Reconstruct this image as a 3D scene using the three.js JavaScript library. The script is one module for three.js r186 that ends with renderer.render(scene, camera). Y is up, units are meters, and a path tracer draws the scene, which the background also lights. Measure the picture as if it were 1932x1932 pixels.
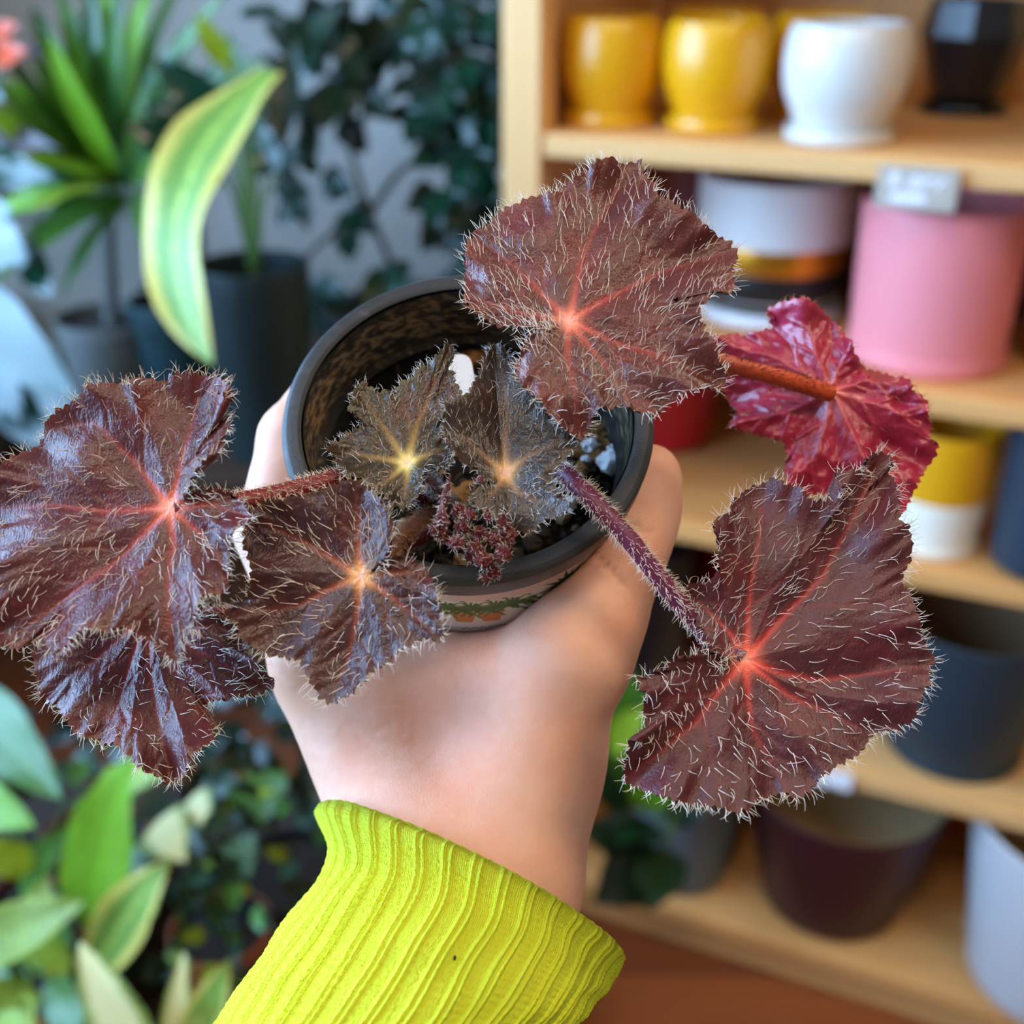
import * as THREE from 'three';
import { mergeGeometries } from 'three/addons/utils/BufferGeometryUtils.js';
import { RoundedBoxGeometry } from 'three/addons/geometries/RoundedBoxGeometry.js';
import { RectAreaLightUniformsLib } from 'three/addons/lights/RectAreaLightUniformsLib.js';
import { createNoise3D } from 'simplex-noise';

// ------------------------------------------------------------------ camera, sky, exposure
const FPX = 2200, MID = 966, PITCH = 26.7 * Math.PI / 180;
const scene = new THREE.Scene();
const camera = new THREE.PerspectiveCamera(2 * Math.atan(MID / FPX) * 180 / Math.PI, 1, 0.02, 60);
camera.position.set(0, 1.3, 0);
camera.rotation.set(-PITCH, 0, 0);
camera.focus = 0.25;
camera.userData.fStop = 9.5;
camera.updateMatrixWorld(true);
scene.background = new THREE.Color().setRGB(3.6, 6.4, 10.6);        // clear blue daylight outside the shop window
const renderer = new THREE.WebGLRenderer();
renderer.toneMapping = THREE.LinearToneMapping;
renderer.toneMappingExposure = 1.7;
renderer.shadowMap.enabled = true;
RectAreaLightUniformsLib.init();
const LAMP_WARM = new THREE.Color().setRGB(1.0, 0.80, 0.58), LAMP_POWER = 7.5;

// ------------------------------------------------------------------ helpers
let seed = 7;
const rnd = () => { seed = (seed + 0x6d2b79f5) | 0; let t = Math.imul(seed ^ (seed >>> 15), 1 | seed); t = (t + Math.imul(t ^ (t >>> 7), 61 | t)) ^ t; return ((t ^ (t >>> 14)) >>> 0) / 4294967296; };
const rr = (a, b) => a + (b - a) * rnd();
const noise3 = createNoise3D(rnd);
const fbm = (x, y, z = 0) => noise3(x, y, z) * 0.6 + noise3(x * 2.1, y * 2.1, z + 3) * 0.28 + noise3(x * 4.3, y * 4.3, z + 7) * 0.14;
const V = (x, y, z) => new THREE.Vector3(x, y, z);
const cl = THREE.MathUtils.clamp, mix = THREE.MathUtils.lerp, sm = THREE.MathUtils.smoothstep;
const CM = camera.matrixWorld.clone();
const cam = (px, py, d) => V((px - MID) / FPX * d, -(py - MID) / FPX * d, -d);   // measured in the photograph: pixel and distance, in camera axes
const at = (px, py, d) => cam(px, py, d).applyMatrix4(CM);
const used = {};
const numbered = (n) => { used[n] = (used[n] ?? -1) + 1; return used[n] ? n + '_' + String(used[n]).padStart(3, '0') : n; };
function tag(o, label, category, group) { o.userData.label = label; o.userData.category = category; if (group) o.userData.group = group; return o; }
function shadows(o) { o.castShadow = o.receiveShadow = true; return o; }
function thing(name, label, category, p = [0, 0, 0], turn = 0, group) {
  const o = new THREE.Group(); o.name = numbered(name); o.position.set(...p); o.rotation.y = turn; scene.add(o); o.updateMatrixWorld(true);
  return tag(o, label, category, group);
}
function part(name, geo, m, parent, label) { const o = shadows(new THREE.Mesh(geo, m)); o.name = name; parent.add(o); if (label) o.userData.label = label; return o; }
function worldPart(name, geo, m, parent, label) {                       // geometry given in world metres, put under its parent
  const o = part(name, geo, m, parent, label); parent.updateWorldMatrix(true, false);
  const inv = parent.matrixWorld.clone().invert(); geo.applyMatrix4(inv); return o;
}
function struct(name, geo, m, parent = scene) { const o = shadows(new THREE.Mesh(geo, m)); o.name = name; parent.add(o); if (parent === scene) o.userData.kind = 'structure'; return o; }
const box = (w, h, d, x, y, z, r = 0) => (r ? new RoundedBoxGeometry(w, h, d, 2, r) : new THREE.BoxGeometry(w, h, d)).translate(x, y, z);
const std = (o) => new THREE.MeshStandardMaterial(o), phy = (o) => new THREE.MeshPhysicalMaterial(o);
const lathe = (pts, seg = 64) => new THREE.LatheGeometry(pts.map(([r, y]) => new THREE.Vector2(r, y)), seg);
const poly = (pts, ox, oy, k) => pts.map(([x, y]) => [ox + x * k, oy + y * k]);

// ------------------------------------------------------------------ textures
function dataTex(w, h, f, srgb = true, rx = 1, ry = 1) {
  const a = new Uint8Array(w * h * 4);
  for (let y = 0; y < h; y++) for (let x = 0; x < w; x++) { const c = f(x / w, y / h), i = (y * w + x) * 4; for (let k = 0; k < 3; k++) a[i + k] = cl(c[k] ?? c[0], 0, 1) * 255; a[i + 3] = 255; }
  const t = new THREE.DataTexture(a, w, h); t.magFilter = THREE.LinearFilter; t.wrapS = t.wrapT = THREE.RepeatWrapping; t.repeat.set(rx, ry);
  if (srgb) t.colorSpace = THREE.SRGBColorSpace; t.needsUpdate = true; return t;
}
const per = (u, v, fu, fv, z = 0) => {                                   // noise that repeats on the unit square
  const a = u * Math.PI * 2, b = v * Math.PI * 2;
  return 0.5 * (noise3(Math.cos(a) * fu, Math.sin(a) * fu, Math.cos(b) * fv + z) + noise3(Math.cos(a) * fu + 9, Math.sin(a) * fu, Math.sin(b) * fv + z + 5));
};
function woodTex(c0, c1, c2) {
  return dataTex(512, 256, (u, v) => {
    const warp = per(u, v, 0.5, 0.6, 2) * 0.05, g = per(u, v + warp, 0.35, 9, 1), fine = per(u, v, 2.2, 40, 4), k = cl(0.5 + g * 0.55 + fine * 0.18, 0, 1), s = sm(per(u, v + warp, 0.6, 16, 8), 0.45, 0.8) * 0.5;
    return [0, 1, 2].map((i) => mix(mix(c0[i], c1[i], k), c2[i], s));
  });
}
const pineTex = woodTex([0.91, 0.72, 0.47], [0.83, 0.61, 0.36], [0.68, 0.45, 0.24]);
const floorTex = woodTex([0.62, 0.37, 0.20], [0.50, 0.27, 0.13], [0.33, 0.17, 0.08]);
const grainTex = dataTex(256, 256, (u, v) => { const k = 0.5 + 0.3 * per(u, v, 6, 6, 1) + 0.25 * per(u, v, 14, 14, 3); return [k, k, k]; }, false);
const plasterTex = dataTex(256, 256, (u, v) => { const k = 0.93 + 0.05 * per(u, v, 1.5, 1.5, 1) + 0.03 * per(u, v, 8, 8, 3); return [k, k, k]; });
const withRep = (t, x, y) => { const c = t.clone(); c.repeat.set(x, y); c.needsUpdate = true; return c; };

// ------------------------------------------------------------------ the room
const wallM = std({ color: '#cfd0cb', map: withRep(plasterTex, 2, 2), roughness: 0.9 }), ceilM = std({ color: '#8c8880', roughness: 0.95 });
const X0 = -1.3, X1 = 2.6, Z0 = -2.7, Z1 = 1.7, HT = 2.8, T = 0.12;
const floor = struct('floor', box(X1 - X0 + 2 * T, 0.1, Z1 - Z0 + 2 * T, (X0 + X1) / 2, -0.062, (Z0 + Z1) / 2), std({ color: '#3a2214', roughness: 0.8 }));
{
  const PW = 0.14, L = X1 - X0, n = Math.ceil((Z1 - Z0) / PW), mats = ['#ffffff', '#e8dccd', '#fff0df', '#d9c6b4'].map((c, i) => { const t = withRep(floorTex, 3, 1); t.offset.set(i * 0.23, i * 0.31); return std({ color: c, map: t, roughness: 0.42 }); });
  const g = new RoundedBoxGeometry(L, 0.014, PW - 0.004, 1, 0.002);
  for (let i = 0; i < n; i++) { const p = part('plank', g, mats[(i * 7 + (i >> 1)) % 4], floor); p.position.set((X0 + X1) / 2, -0.007, Z0 + (i + 0.5) * PW); }
}
struct('ceiling', box(X1 - X0 + 2 * T, 0.1, Z1 - Z0 + 2 * T, (X0 + X1) / 2, HT + 0.05, (Z0 + Z1) / 2), ceilM);
struct('wall_back', box(X1 - X0, HT, T, (X0 + X1) / 2, HT / 2, Z0 - T / 2), wallM);
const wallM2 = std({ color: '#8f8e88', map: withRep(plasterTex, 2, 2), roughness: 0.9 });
struct('wall_front', box(X1 - X0, HT, T, (X0 + X1) / 2, HT / 2, Z1 + T / 2), wallM2);
struct('wall_right', box(T, HT, Z1 - Z0, X1 + T / 2, HT / 2, (Z0 + Z1) / 2), wallM2);
const WZ0 = -1.6, WZ1 = 0.45, WY0 = 0.85, WY1 = 2.35;                      // the shop window in the left wall
struct('wall_left', mergeGeometries([
  box(T, WY0, Z1 - Z0, X0 - T / 2, WY0 / 2, (Z0 + Z1) / 2), box(T, HT - WY1, Z1 - Z0, X0 - T / 2, (HT + WY1) / 2, (Z0 + Z1) / 2),
  box(T, WY1 - WY0, WZ0 - Z0, X0 - T / 2, (WY0 + WY1) / 2, (WZ0 + Z0) / 2), box(T, WY1 - WY0, Z1 - WZ1, X0 - T / 2, (WY0 + WY1) / 2, (WZ1 + Z1) / 2)]), wallM);
{
  const fm = std({ color: '#2a2d30', roughness: 0.5 }), y = (WY0 + WY1) / 2, z = (WZ0 + WZ1) / 2, w = WZ1 - WZ0, h = WY1 - WY0;
  const win = struct('window_1', mergeGeometries([box(0.06, 0.05, w, X0 - 0.06, WY0 + 0.025, z), box(0.06, 0.05, w, X0 - 0.06, WY1 - 0.025, z), box(0.06, h, 0.05, X0 - 0.06, y, WZ0 + 0.025), box(0.06, h, 0.05, X0 - 0.06, y, WZ1 - 0.025), box(0.06, h, 0.05, X0 - 0.06, y, z)]), fm);
  const gm = phy({ color: '#ffffff', transmission: 1, roughness: 0, thickness: 0, ior: 1.5 });
  for (const s of [-1, 1]) part('pane', new THREE.PlaneGeometry(w / 2 - 0.075, h - 0.1).rotateY(Math.PI / 2).translate(X0 - 0.06, y, z + s * w / 4), gm, win);
  struct('trim_1', box(0.10, 0.03, w + 0.1, X0 + 0.02, WY0 - 0.015, z, 0.006), std({ color: '#d8d4ca', roughness: 0.6 }));
}
for (const [x, z] of [[0.9, -0.7], [0.9, 0.6], [-0.5, 0.7]]) {             // warm ceiling panels
  const l = thing('ceiling_light', ['flat warm ceiling panel lamp above the pot shelves', 'flat warm ceiling panel lamp behind the camera on the shelf side', 'flat warm ceiling panel lamp behind the camera on the window side'][used.ceiling_light === undefined ? 0 : used.ceiling_light + 1], 'lamp', [x, HT, z]);
  part('housing', box(0.64, 0.03, 0.64, 0, -0.015, 0, 0.006), std({ color: '#e8e8e6', roughness: 0.5 }), l);
  part('diffuser', box(0.58, 0.004, 0.58, 0, -0.032, 0), std({ color: '#ffffff', emissive: LAMP_WARM, emissiveIntensity: 2, roughness: 0.6 }), l);
  const a = new THREE.RectAreaLight(LAMP_WARM, LAMP_POWER, 0.58, 0.58); a.position.set(0, -0.036, 0); a.rotation.x = -Math.PI / 2; a.name = 'ceiling_light_panel'; l.add(a);
}

// ------------------------------------------------------------------ the pine shelf unit
const TH = -23.5 * Math.PI / 180, SH = V(-0.0091, 0, -1.3);
const onShelf = (x, y, z) => V(SH.x + x * Math.cos(TH) + z * Math.sin(TH), y, SH.z - x * Math.sin(TH) + z * Math.cos(TH)).toArray();
const SHELVES = { A: 1.103, B: 0.875, C: 0.675, D: 0.384, E: 0.078 };
{
  const s = thing('shelf_unit', 'pine shelf unit holding rows of colourful plant pots', 'shelf', SH.toArray(), TH);
  const W = 1.05, D = 0.46, pm = [0, 1, 2].map((i) => { const t = withRep(pineTex, 1.4, 1.2); t.offset.set(i * 0.37, i * 0.21); return std({ color: ['#ffffff', '#fff4e6', '#f6e6d2'][i], map: t, roughness: 0.6 }); });
  const vt = pineTex.clone(); vt.rotation = Math.PI / 2; vt.repeat.set(1, 1); vt.needsUpdate = true; const vm = std({ map: vt, roughness: 0.6 });
  for (const [x, z] of [[0.02, -0.022], [0.02, -D + 0.022], [W - 0.02, -0.022], [W - 0.02, -D + 0.022]]) part('post', box(0.044, 2.0, 0.044, x, 1.0, z, 0.003), vm, s);
  let i = 0; for (const k of ['A', 'B', 'C', 'D', 'E']) part('shelf_board', box(W - 0.09, k === 'E' ? 0.028 : 0.024, D - 0.004, W / 2, SHELVES[k] - (k === 'E' ? 0.014 : 0.012), -D / 2, 0.003), pm[i++ % 3], s);
  part('shelf_board', box(W - 0.09, 0.024, D - 0.004, W / 2, 1.5, -D / 2, 0.003), pm[1], s);
  for (const x of [0.02, W - 0.02]) part('side_panel', box(0.016, 1.9, D - 0.09, x, 1.03, -D / 2), vm, s);
  part('back_panel', box(W, 1.9, 0.008, W / 2, 1.03, -D - 0.005), vm, s);
  part('kick_board', box(W - 0.09, 0.05, 0.02, W / 2, 0.025, -0.03, 0.002), pm[0], s);
}
const glaze = (c, r = 0.28, extra = {}) => phy({ color: c, roughness: r, clearcoat: 0.25, clearcoatRoughness: 0.25, ...extra });
function shell(outer, t, inTop) {                                          // outer profile from foot to rim, then back down inside to a floor
  const o = outer, rim = o[o.length - 1], inn = [];
  for (let i = o.length - 1; i >= 1; i--) inn.push([Math.max(o[i][0] - t, 0.001), o[i][1] - (i === o.length - 1 ? 0.001 : 0)]);
  const fy = o[0][1] + t; const inside = inn.filter((p) => p[1] > fy); inside.push([Math.max(o[0][0] - t, 0.002), fy], [0.0001, fy]);
  return [[0.0001, o[0][1]], ...o, [rim[0] - t * 0.25, rim[1] + t * 0.3], [rim[0] - t * 0.75, rim[1] + t * 0.3], ...inside];
}
function smoothProfile(pts, n = 24) { const c = new THREE.CatmullRomCurve3(pts.map(([r, y]) => V(r, y, 0)), false, 'centripetal'); return c.getPoints(n).map((p) => [p.x, p.y]); }
function shopPot(label, shelf, x, z, parts, opt = {}) {
  const [px, py, pz] = onShelf(x, SHELVES[shelf], z);
  const o = thing('plant_pot', label, 'pot', [px, py, pz], TH, opt.group);
  for (const [n, g, m, l] of parts) part(n, g, m, o, l);
  return o;
}
const yel = glaze('#e0a008', 0.3), white = glaze('#cfcac0', 0.3), inBlack = glaze('#101418', 0.32);
const belly = (k, h) => smoothProfile([[0.041 * k, 0.010], [0.044 * k, 0.022], [0.0535 * k, 0.048], [0.0565 * k, 0.074], [0.0545 * k, 0.096], [0.0505 * k, 0.109]].map(([r, y]) => [r, y * h]), 26);
const saucer = (r, h, t = 0.004) => lathe([[0.0001, 0], [r * 0.94, 0], [r, h * 0.3], [r, h], [r - t, h], [r - t, h * 0.5], [0.0001, h * 0.45]], 64);
const bellyPot = (k, h, m) => [['pot_body', lathe(shell(belly(k, h), 0.005)), m], ['saucer', saucer(0.0495 * k, 0.0145), m]];
shopPot('mustard yellow glazed belly pot nearest the shelf post', 'A', 0.085, -0.099, bellyPot(1, 1, yel));
shopPot('mustard yellow glazed belly pot next to the white belly pot', 'A', 0.201, -0.104, bellyPot(1.02, 1, yel));
shopPot('mustard yellow belly pot half hidden behind the yellow pot by the post', 'A', 0.165, -0.235, bellyPot(1, 1, yel));
shopPot('mustard yellow belly pot half hidden behind the yellow pot beside the white one', 'A', 0.285, -0.24, bellyPot(1.02, 1, yel));
shopPot('glossy white belly pot on the top shelf', 'A', 0.339, -0.079, bellyPot(1.1, 1.02, white));
{
  const fac = lathe(shell([[0.034, 0.004], [0.046, 0.04], [0.060, 0.085], [0.052, 0.122]], 0.005), 8).toNonIndexed(); fac.computeVertexNormals();
  shopPot('faceted black pot on the top shelf beside the white pot', 'A', 0.439, -0.345, [['pot_body', fac, glaze('#0d1116', 0.35, { flatShading: true })], ['saucer', saucer(0.05, 0.01), inBlack]]);
  shopPot('round black pot at the far end of the top shelf', 'A', 0.60, -0.20, bellyPot(1.1, 1.05, inBlack));
}
{
  const cyl = (r0, r1, h0, h1, rd = 0.008) => [[r0 - rd, h0], [r0 - rd * 0.3, h0 + rd * 0.3], [r0, h0 + rd], [mix(r0, r1, 0.5), (h0 + h1) / 2], [r1, h1]];
  const matte = (c, r = 0.6) => phy({ color: c, roughness: r });
  const plain = (r0, r1, h, c, inC, rough = 0.55, sr = 0) => {
    const prof = shell(cyl(r0, r1, 0.004, h), 0.006), a = [['pot_body', lathe(prof), matte(c, rough)]];
    if (inC) { const inner = [[r1 - 0.0064, h - 0.0005], [mix(r0, r1, 0.5) - 0.0064, h / 2], [r0 - 0.0064, 0.02], [0.0005, 0.0125]]; a.push(['inner_wall', lathe(inner), matte(inC, 0.7)]); }
    if (sr) a.push(['saucer', saucer(sr, 0.02, 0.005), matte(c, rough)]);
    return a;
  };
  // shelf B
  shopPot('small mauve pot with a lavender rim behind the hairy leaf', 'B', 0.115, -0.31, plain(0.05, 0.056, 0.155, '#8a5560', null, 0.4));
  const k = 0.092;
  shopPot('white pot with gold band and black base on a white saucer', 'B', 0.258, -0.215, [
    ['pot_body', lathe([[k - 0.001, 0.095], [k, 0.096], [k + 0.001, 0.166], [k - 0.002, 0.168], [k - 0.006, 0.166], [k - 0.007, 0.03], [0.001, 0.03]]), matte('#d9d6d0', 0.45)],
    ['gold_band', lathe([[k - 0.004, 0.066], [k - 0.0008, 0.066], [k - 0.0004, 0.095], [k - 0.004, 0.095]]), std({ color: '#d9962c', metalness: 0.9, roughness: 0.3 }), 'shiny gold band'],
    ['black_base', lathe([[0.001, 0.018], [k - 0.022, 0.018], [k - 0.012, 0.022], [k - 0.003, 0.04], [k - 0.001, 0.066], [k - 0.006, 0.066]]), matte('#0f1418', 0.4), 'black lower band'],
    ['saucer', saucer(0.088, 0.018, 0.006), matte('#dfe4e6', 0.4), 'white saucer']]);
  shopPot('large pink cylinder pot under the price tag', 'B', 0.454, -0.117, plain(0.0815, 0.0865, 0.170, '#e8878a', null, 0.5, 0.0845));
  shopPot('terracotta brown pot beside the large pink pot', 'B', 0.602, -0.165, plain(0.052, 0.056, 0.14, '#8a4a2c', null, 0.7));
  shopPot('navy pot in the second row behind the banded pot', 'B', 0.40, -0.35, plain(0.058, 0.064, 0.15, '#10141c', null, 0.4));
  shopPot('dark plum pot in the second row behind the pink pot', 'B', 0.55, -0.36, plain(0.06, 0.066, 0.16, '#4a2236', null, 0.4));
  // shelf C
  shopPot('crimson red pot behind the thumb', 'C', 0.136, -0.232, plain(0.056, 0.068, 0.14, '#b80d1c', null, 0.4));
  shopPot('mustard pot with a cream dipped base', 'C', 0.497, -0.074, [
    ['pot_body', lathe([[0.0515, 0.066], [0.0535, 0.11], [0.055, 0.143], [0.0535, 0.145], [0.05, 0.143], [0.047, 0.012], [0.001, 0.012]]), matte('#dd9b0a', 0.4)],
    ['dipped_base', lathe([[0.001, 0.006], [0.043, 0.006], [0.0475, 0.012], [0.0518, 0.066], [0.049, 0.066]]), matte('#ece2cc', 0.5), 'cream lower half'], ['saucer', saucer(0.05, 0.012), matte('#ece2cc', 0.5)]]);
  shopPot('dark slate blue pot beside the mustard dipped pot', 'C', 0.620, -0.062, plain(0.062, 0.066, 0.172, '#22323e', '#7a6c5c', 0.45));
  shopPot('white pot standing behind the crinkled magenta leaf', 'C', 0.36, -0.33, plain(0.05, 0.055, 0.10, '#e4e6e4', null, 0.5));
  // shelf D
  shopPot('black pot on the fourth shelf beside the wrist', 'D', 0.150, -0.106, plain(0.068, 0.076, 0.215, '#0a0c16', null, 0.4));
  shopPot('crimson pot on the fourth shelf between two dark pots', 'D', 0.262, -0.19, plain(0.05, 0.06, 0.2, '#8a0a28', null, 0.35));
  shopPot('wide slate blue pot with brown inside on the fourth shelf', 'D', 0.563, -0.108, plain(0.080, 0.106, 0.196, '#1f3038', '#7a5e40', 0.5, 0.082));
  shopPot('black pot in the second row of the fourth shelf', 'D', 0.40, -0.34, plain(0.06, 0.07, 0.18, '#0c0d10', null, 0.5));
  // shelf E
  shopPot('large maroon pot with a cream inside on the bottom shelf', 'E', 0.448, -0.118, plain(0.096, 0.134, 0.206, '#3a1018', '#c4a878', 0.45));
  shopPot('large white pot with a cream inside on the bottom shelf', 'E', 0.735, -0.085, plain(0.104, 0.136, 0.262, '#cccac8', '#c4a57a', 0.5));
  // card holders clipped to the board edges
  const scrawl = (seedN) => { const c = document.createElement('canvas'); c.width = 256; c.height = 128; const x = c.getContext('2d'); x.fillStyle = '#b4a998'; x.fillRect(0, 0, 256, 128); x.strokeStyle = '#f4f6ff'; x.lineWidth = 9; x.lineCap = 'round';
    x.font = 'bold 62px sans-serif'; x.fillStyle = '#f4f6ff'; x.fillText('8', 34, 60); x.beginPath(); x.moveTo(100, 62); x.quadraticCurveTo(112, 20, 128, 28); x.quadraticCurveTo(140, 44, 116, 60); x.moveTo(150, 30); x.lineTo(146, 62); x.moveTo(150, 32); x.lineTo(182, 30); x.moveTo(190, 60); x.quadraticCurveTo(206, 22, 218, 34); x.stroke();
    x.beginPath(); for (let i = 0; i <= 12; i++) x.lineTo(46 + i * 9.5, 100 + (i % 2 ? -16 : 8)); x.stroke(); const t = new THREE.CanvasTexture(c); t.colorSpace = THREE.SRGBColorSpace; return t; };
  const price = thing('price_tag', 'clear price tag with white writing on the top shelf edge', 'tag', onShelf(0.43, 1.086, 0.004), TH);
  part('card', box(0.074, 0.040, 0.002, 0, -0.008, 0.004, 0.0008), std({ color: '#b4a998', roughness: 0.35 }), price);
  part('lettering', new THREE.PlaneGeometry(0.07, 0.036).translate(0, -0.008, 0.0053), std({ map: scrawl(1), roughness: 0.4 }), price, 'white hand lettering');
  part('clip', box(0.02, 0.008, 0.006, 0, 0.008, 0.0005, 0.001), std({ color: '#8c8880', roughness: 0.3 }), price);
  for (const [y, x, l] of [[0.664, 0.372, 'white blank tag on the edge of the middle shelf'], [0.372, 0.437, 'white blank tag on the edge above the maroon pot']]) {
    const p = thing('shelf_tag', l, 'tag', onShelf(x, y, 0.001), TH); part('card', box(0.045, 0.026, 0.002, 0, 0, 0.0025, 0.0008), std({ color: '#eef2f4', roughness: 0.4 }), p); part('clip', box(0.012, 0.006, 0.004, 0, 0.008, 0.0012, 0.001), std({ color: '#d8d8d4', roughness: 0.3 }), p);
  }
}

// ------------------------------------------------------------------ the hairy begonia in its nursery pot
const qOf = (x, y, z) => new THREE.Quaternion().setFromRotationMatrix(new THREE.Matrix4().makeBasis(x, y, z));
const camQ = new THREE.Quaternion().setFromRotationMatrix(CM);
const RIMC = cam(883, 784, 0.27), POTN = V(0, 0.495, 0.869).normalize(), POTZ = V(0, -POTN.z, POTN.y);   // rim centre and the pot's axis, in camera axes
const POTH = 0.078, RIMR = 0.0432;
const potBase = RIMC.clone().addScaledVector(POTN, -POTH);
const begonia = thing('potted_begonia', 'hairy dark red begonia in a black nursery pot held by the hand', 'plant', potBase.clone().applyMatrix4(CM).toArray());
begonia.quaternion.copy(camQ).multiply(qOf(V(1, 0, 0), POTN, POTZ)); begonia.updateMatrixWorld(true);
const wallR = (h) => 0.0402 - 0.11 * Math.max(0, h - 0.008);              // outer wall radius, h below the rim
{
  const H = POTH, prof = [[0.001, 0], [wallR(H) - 0.002, 0], [wallR(H), 0.002]];
  for (let i = 1; i <= 10; i++) { const h = H - (H - 0.0085) * i / 10; prof.push([wallR(h), H - h]); }
  prof.push([RIMR - 0.0016, H - 0.0080], [RIMR - 0.0006, H - 0.0074], [RIMR - 0.0003, H - 0.004], [RIMR, H - 0.0016], [RIMR - 0.0005, H - 0.0004], [RIMR - 0.0014, H], [RIMR - 0.0038, H], [RIMR - 0.0046, H - 0.0006]);
  const inner = []; for (let i = 0; i <= 22; i++) { const h = 0.0012 + 0.017 * i / 22; inner.push([RIMR - 0.0049 - h * 0.06, H - h]); }
  inner.push([RIMR - 0.0076, H - 0.0188]); for (let i = 0; i <= 8; i++) { const h = 0.0194 + 0.03 * i / 8; inner.push([wallR(h) - 0.0022, H - h]); }
  const plastic = std({ vertexColors: true, roughness: 0.38, bumpMap: withRep(grainTex, 14, 10), bumpScale: 0.00012 });
  const paint = (g, f) => { const p = g.attributes.position, c = new Float32Array(p.count * 3); for (let i = 0; i < p.count; i++) f(p.getX(i), p.getY(i), p.getZ(i), c, i * 3); g.setAttribute('color', new THREE.BufferAttribute(c, 3)); return g; };
  const scuff = (x, y, z, c, i) => { const s = sm(fbm(x * 160, y * 500, z * 160), 0.35, 0.8) * 0.05; c[i] = 0.020 + s; c[i + 1] = 0.023 + s; c[i + 2] = 0.026 + s; };
  const wall = part('nursery_pot', paint(lathe(prof, 160), scuff), plastic, begonia, 'black plastic nursery pot');
  part('inner_wall', paint(lathe(inner, 220), (x, y, z, c, i) => {       // dried soil left on the inside of the rim
    const h = H - y, band = sm(h, 0.001, 0.004) * (1 - sm(h, 0.011, 0.020)), n = fbm(x * 190, y * 420, z * 190) + 0.45 * noise3(x * 900, y * 900, z * 900), k = cl(sm(n, -0.25, 0.55) * band + sm(n, 0.35, 0.9) * 0.5 * (1 - sm(h, 0.02, 0.03)), 0, 1), r = sm(noise3(x * 60, y * 60, z * 60 + 5), 0, 0.8) * band;
    c[i] = mix(0.010, 0.34, k) + 0.05 * r; c[i + 1] = mix(0.010, 0.235, k) + 0.015 * r; c[i + 2] = mix(0.010, 0.11, k);
  }), std({ vertexColors: true, roughness: 0.85, side: THREE.DoubleSide, bumpMap: withRep(grainTex, 20, 4), bumpScale: 0.0006 }), begonia, 'inside wall crusted with dried soil');
  // printed paper label round the near side of the pot
  const lc = document.createElement('canvas'); lc.width = 1024; lc.height = 384; const x = lc.getContext('2d');
  x.fillStyle = '#d9cdbd'; x.fillRect(0, 0, 1024, 384); x.fillStyle = '#d9b3a6'; x.fillRect(0, 0, 1024, 70); x.fillStyle = '#cfc0a4'; x.fillRect(690, 230, 334, 154);
  x.scale(1, 0.7);
  const frond = (cx, cy, n, len, col, spread, w) => { x.strokeStyle = col; x.lineCap = 'round'; for (let i = 0; i < n; i++) { const a = -Math.PI / 2 + (i / (n - 1) - 0.5) * spread, l = len * (0.75 + 0.25 * Math.sin(i * 2.3)); x.lineWidth = w; x.beginPath(); x.moveTo(cx, cy); x.quadraticCurveTo(cx + Math.cos(a) * l * 0.7, cy + Math.sin(a) * l * 0.9 - 12, cx + Math.cos(a) * l, cy + Math.sin(a) * l + Math.abs(Math.cos(a)) * l * 0.75); x.stroke(); } };
  x.fillStyle = '#c8743a'; for (const px of [430, 500, 570]) { x.beginPath(); x.moveTo(px - 34, 190); x.lineTo(px + 34, 190); x.lineTo(px + 20, 290); x.lineTo(px - 22, 284); x.fill(); }
  for (const px of [400, 460, 520, 580, 620]) { frond(px, 170, 15, 92, '#4c6a1e', 3.6, 7); frond(px + 12, 176, 9, 70, '#39541a', 3.2, 9); }
  x.fillStyle = '#26401c'; for (let i = 0; i < 11; i++) { const a = -2.9 + i * 0.3, l = 108 - (i % 2) * 26; x.beginPath(); x.moveTo(770 + 14 * Math.sin(a), 170 - 14 * Math.cos(a)); x.lineTo(770 + Math.cos(a) * l, 170 + Math.sin(a) * l); x.lineTo(770 - 14 * Math.sin(a), 170 + 14 * Math.cos(a)); x.fill(); } x.beginPath(); x.arc(770, 180, 48, 0, 7); x.fill();
  x.strokeStyle = '#4a4a40'; x.fillStyle = '#4a4a40'; x.font = 'italic 54px serif'; x.fillText('Gr', 340, 350); x.lineWidth = 5; x.beginPath(); for (let i = 0; i <= 40; i++) x.lineTo(400 + i * 5.2, 346 + Math.sin(i * 1.5) * 9 * (1 - (i % 9) * 0.06)); x.stroke();
  const lt = new THREE.CanvasTexture(lc); lt.colorSpace = THREE.SRGBColorSpace;
  const NU = 90, NV = 14, pos = [], uv = [], idx = [];
  for (let i = 0; i <= NU; i++) for (let j = 0; j <= NV; j++) {
    const u = i / NU, a = mix(-1.25, 1.25, u), top = 0.0100 + 0.0011 * Math.sin(u * 21 + 0.6) + 0.0005 * Math.sin(u * 47), h = mix(0.052, top, j / NV), r = wallR(h) + 0.00045;
    pos.push(Math.sin(a) * r, H - h, Math.cos(a) * r); uv.push(u, (0.052 - h) / 0.043);
    if (i < NU && j < NV) { const p = i * (NV + 1) + j; idx.push(p, p + NV + 1, p + 1, p + 1, p + NV + 1, p + NV + 2); }
  }
  const lg = new THREE.BufferGeometry(); lg.setAttribute('position', new THREE.Float32BufferAttribute(pos, 3)); lg.setAttribute('uv', new THREE.Float32BufferAttribute(uv, 2)); lg.setIndex(idx); lg.computeVertexNormals();
  part('paper_label', lg, std({ map: lt, roughness: 0.55, side: THREE.DoubleSide }), wall, 'printed paper label with ferns, terracotta pots and a palm');
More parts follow.
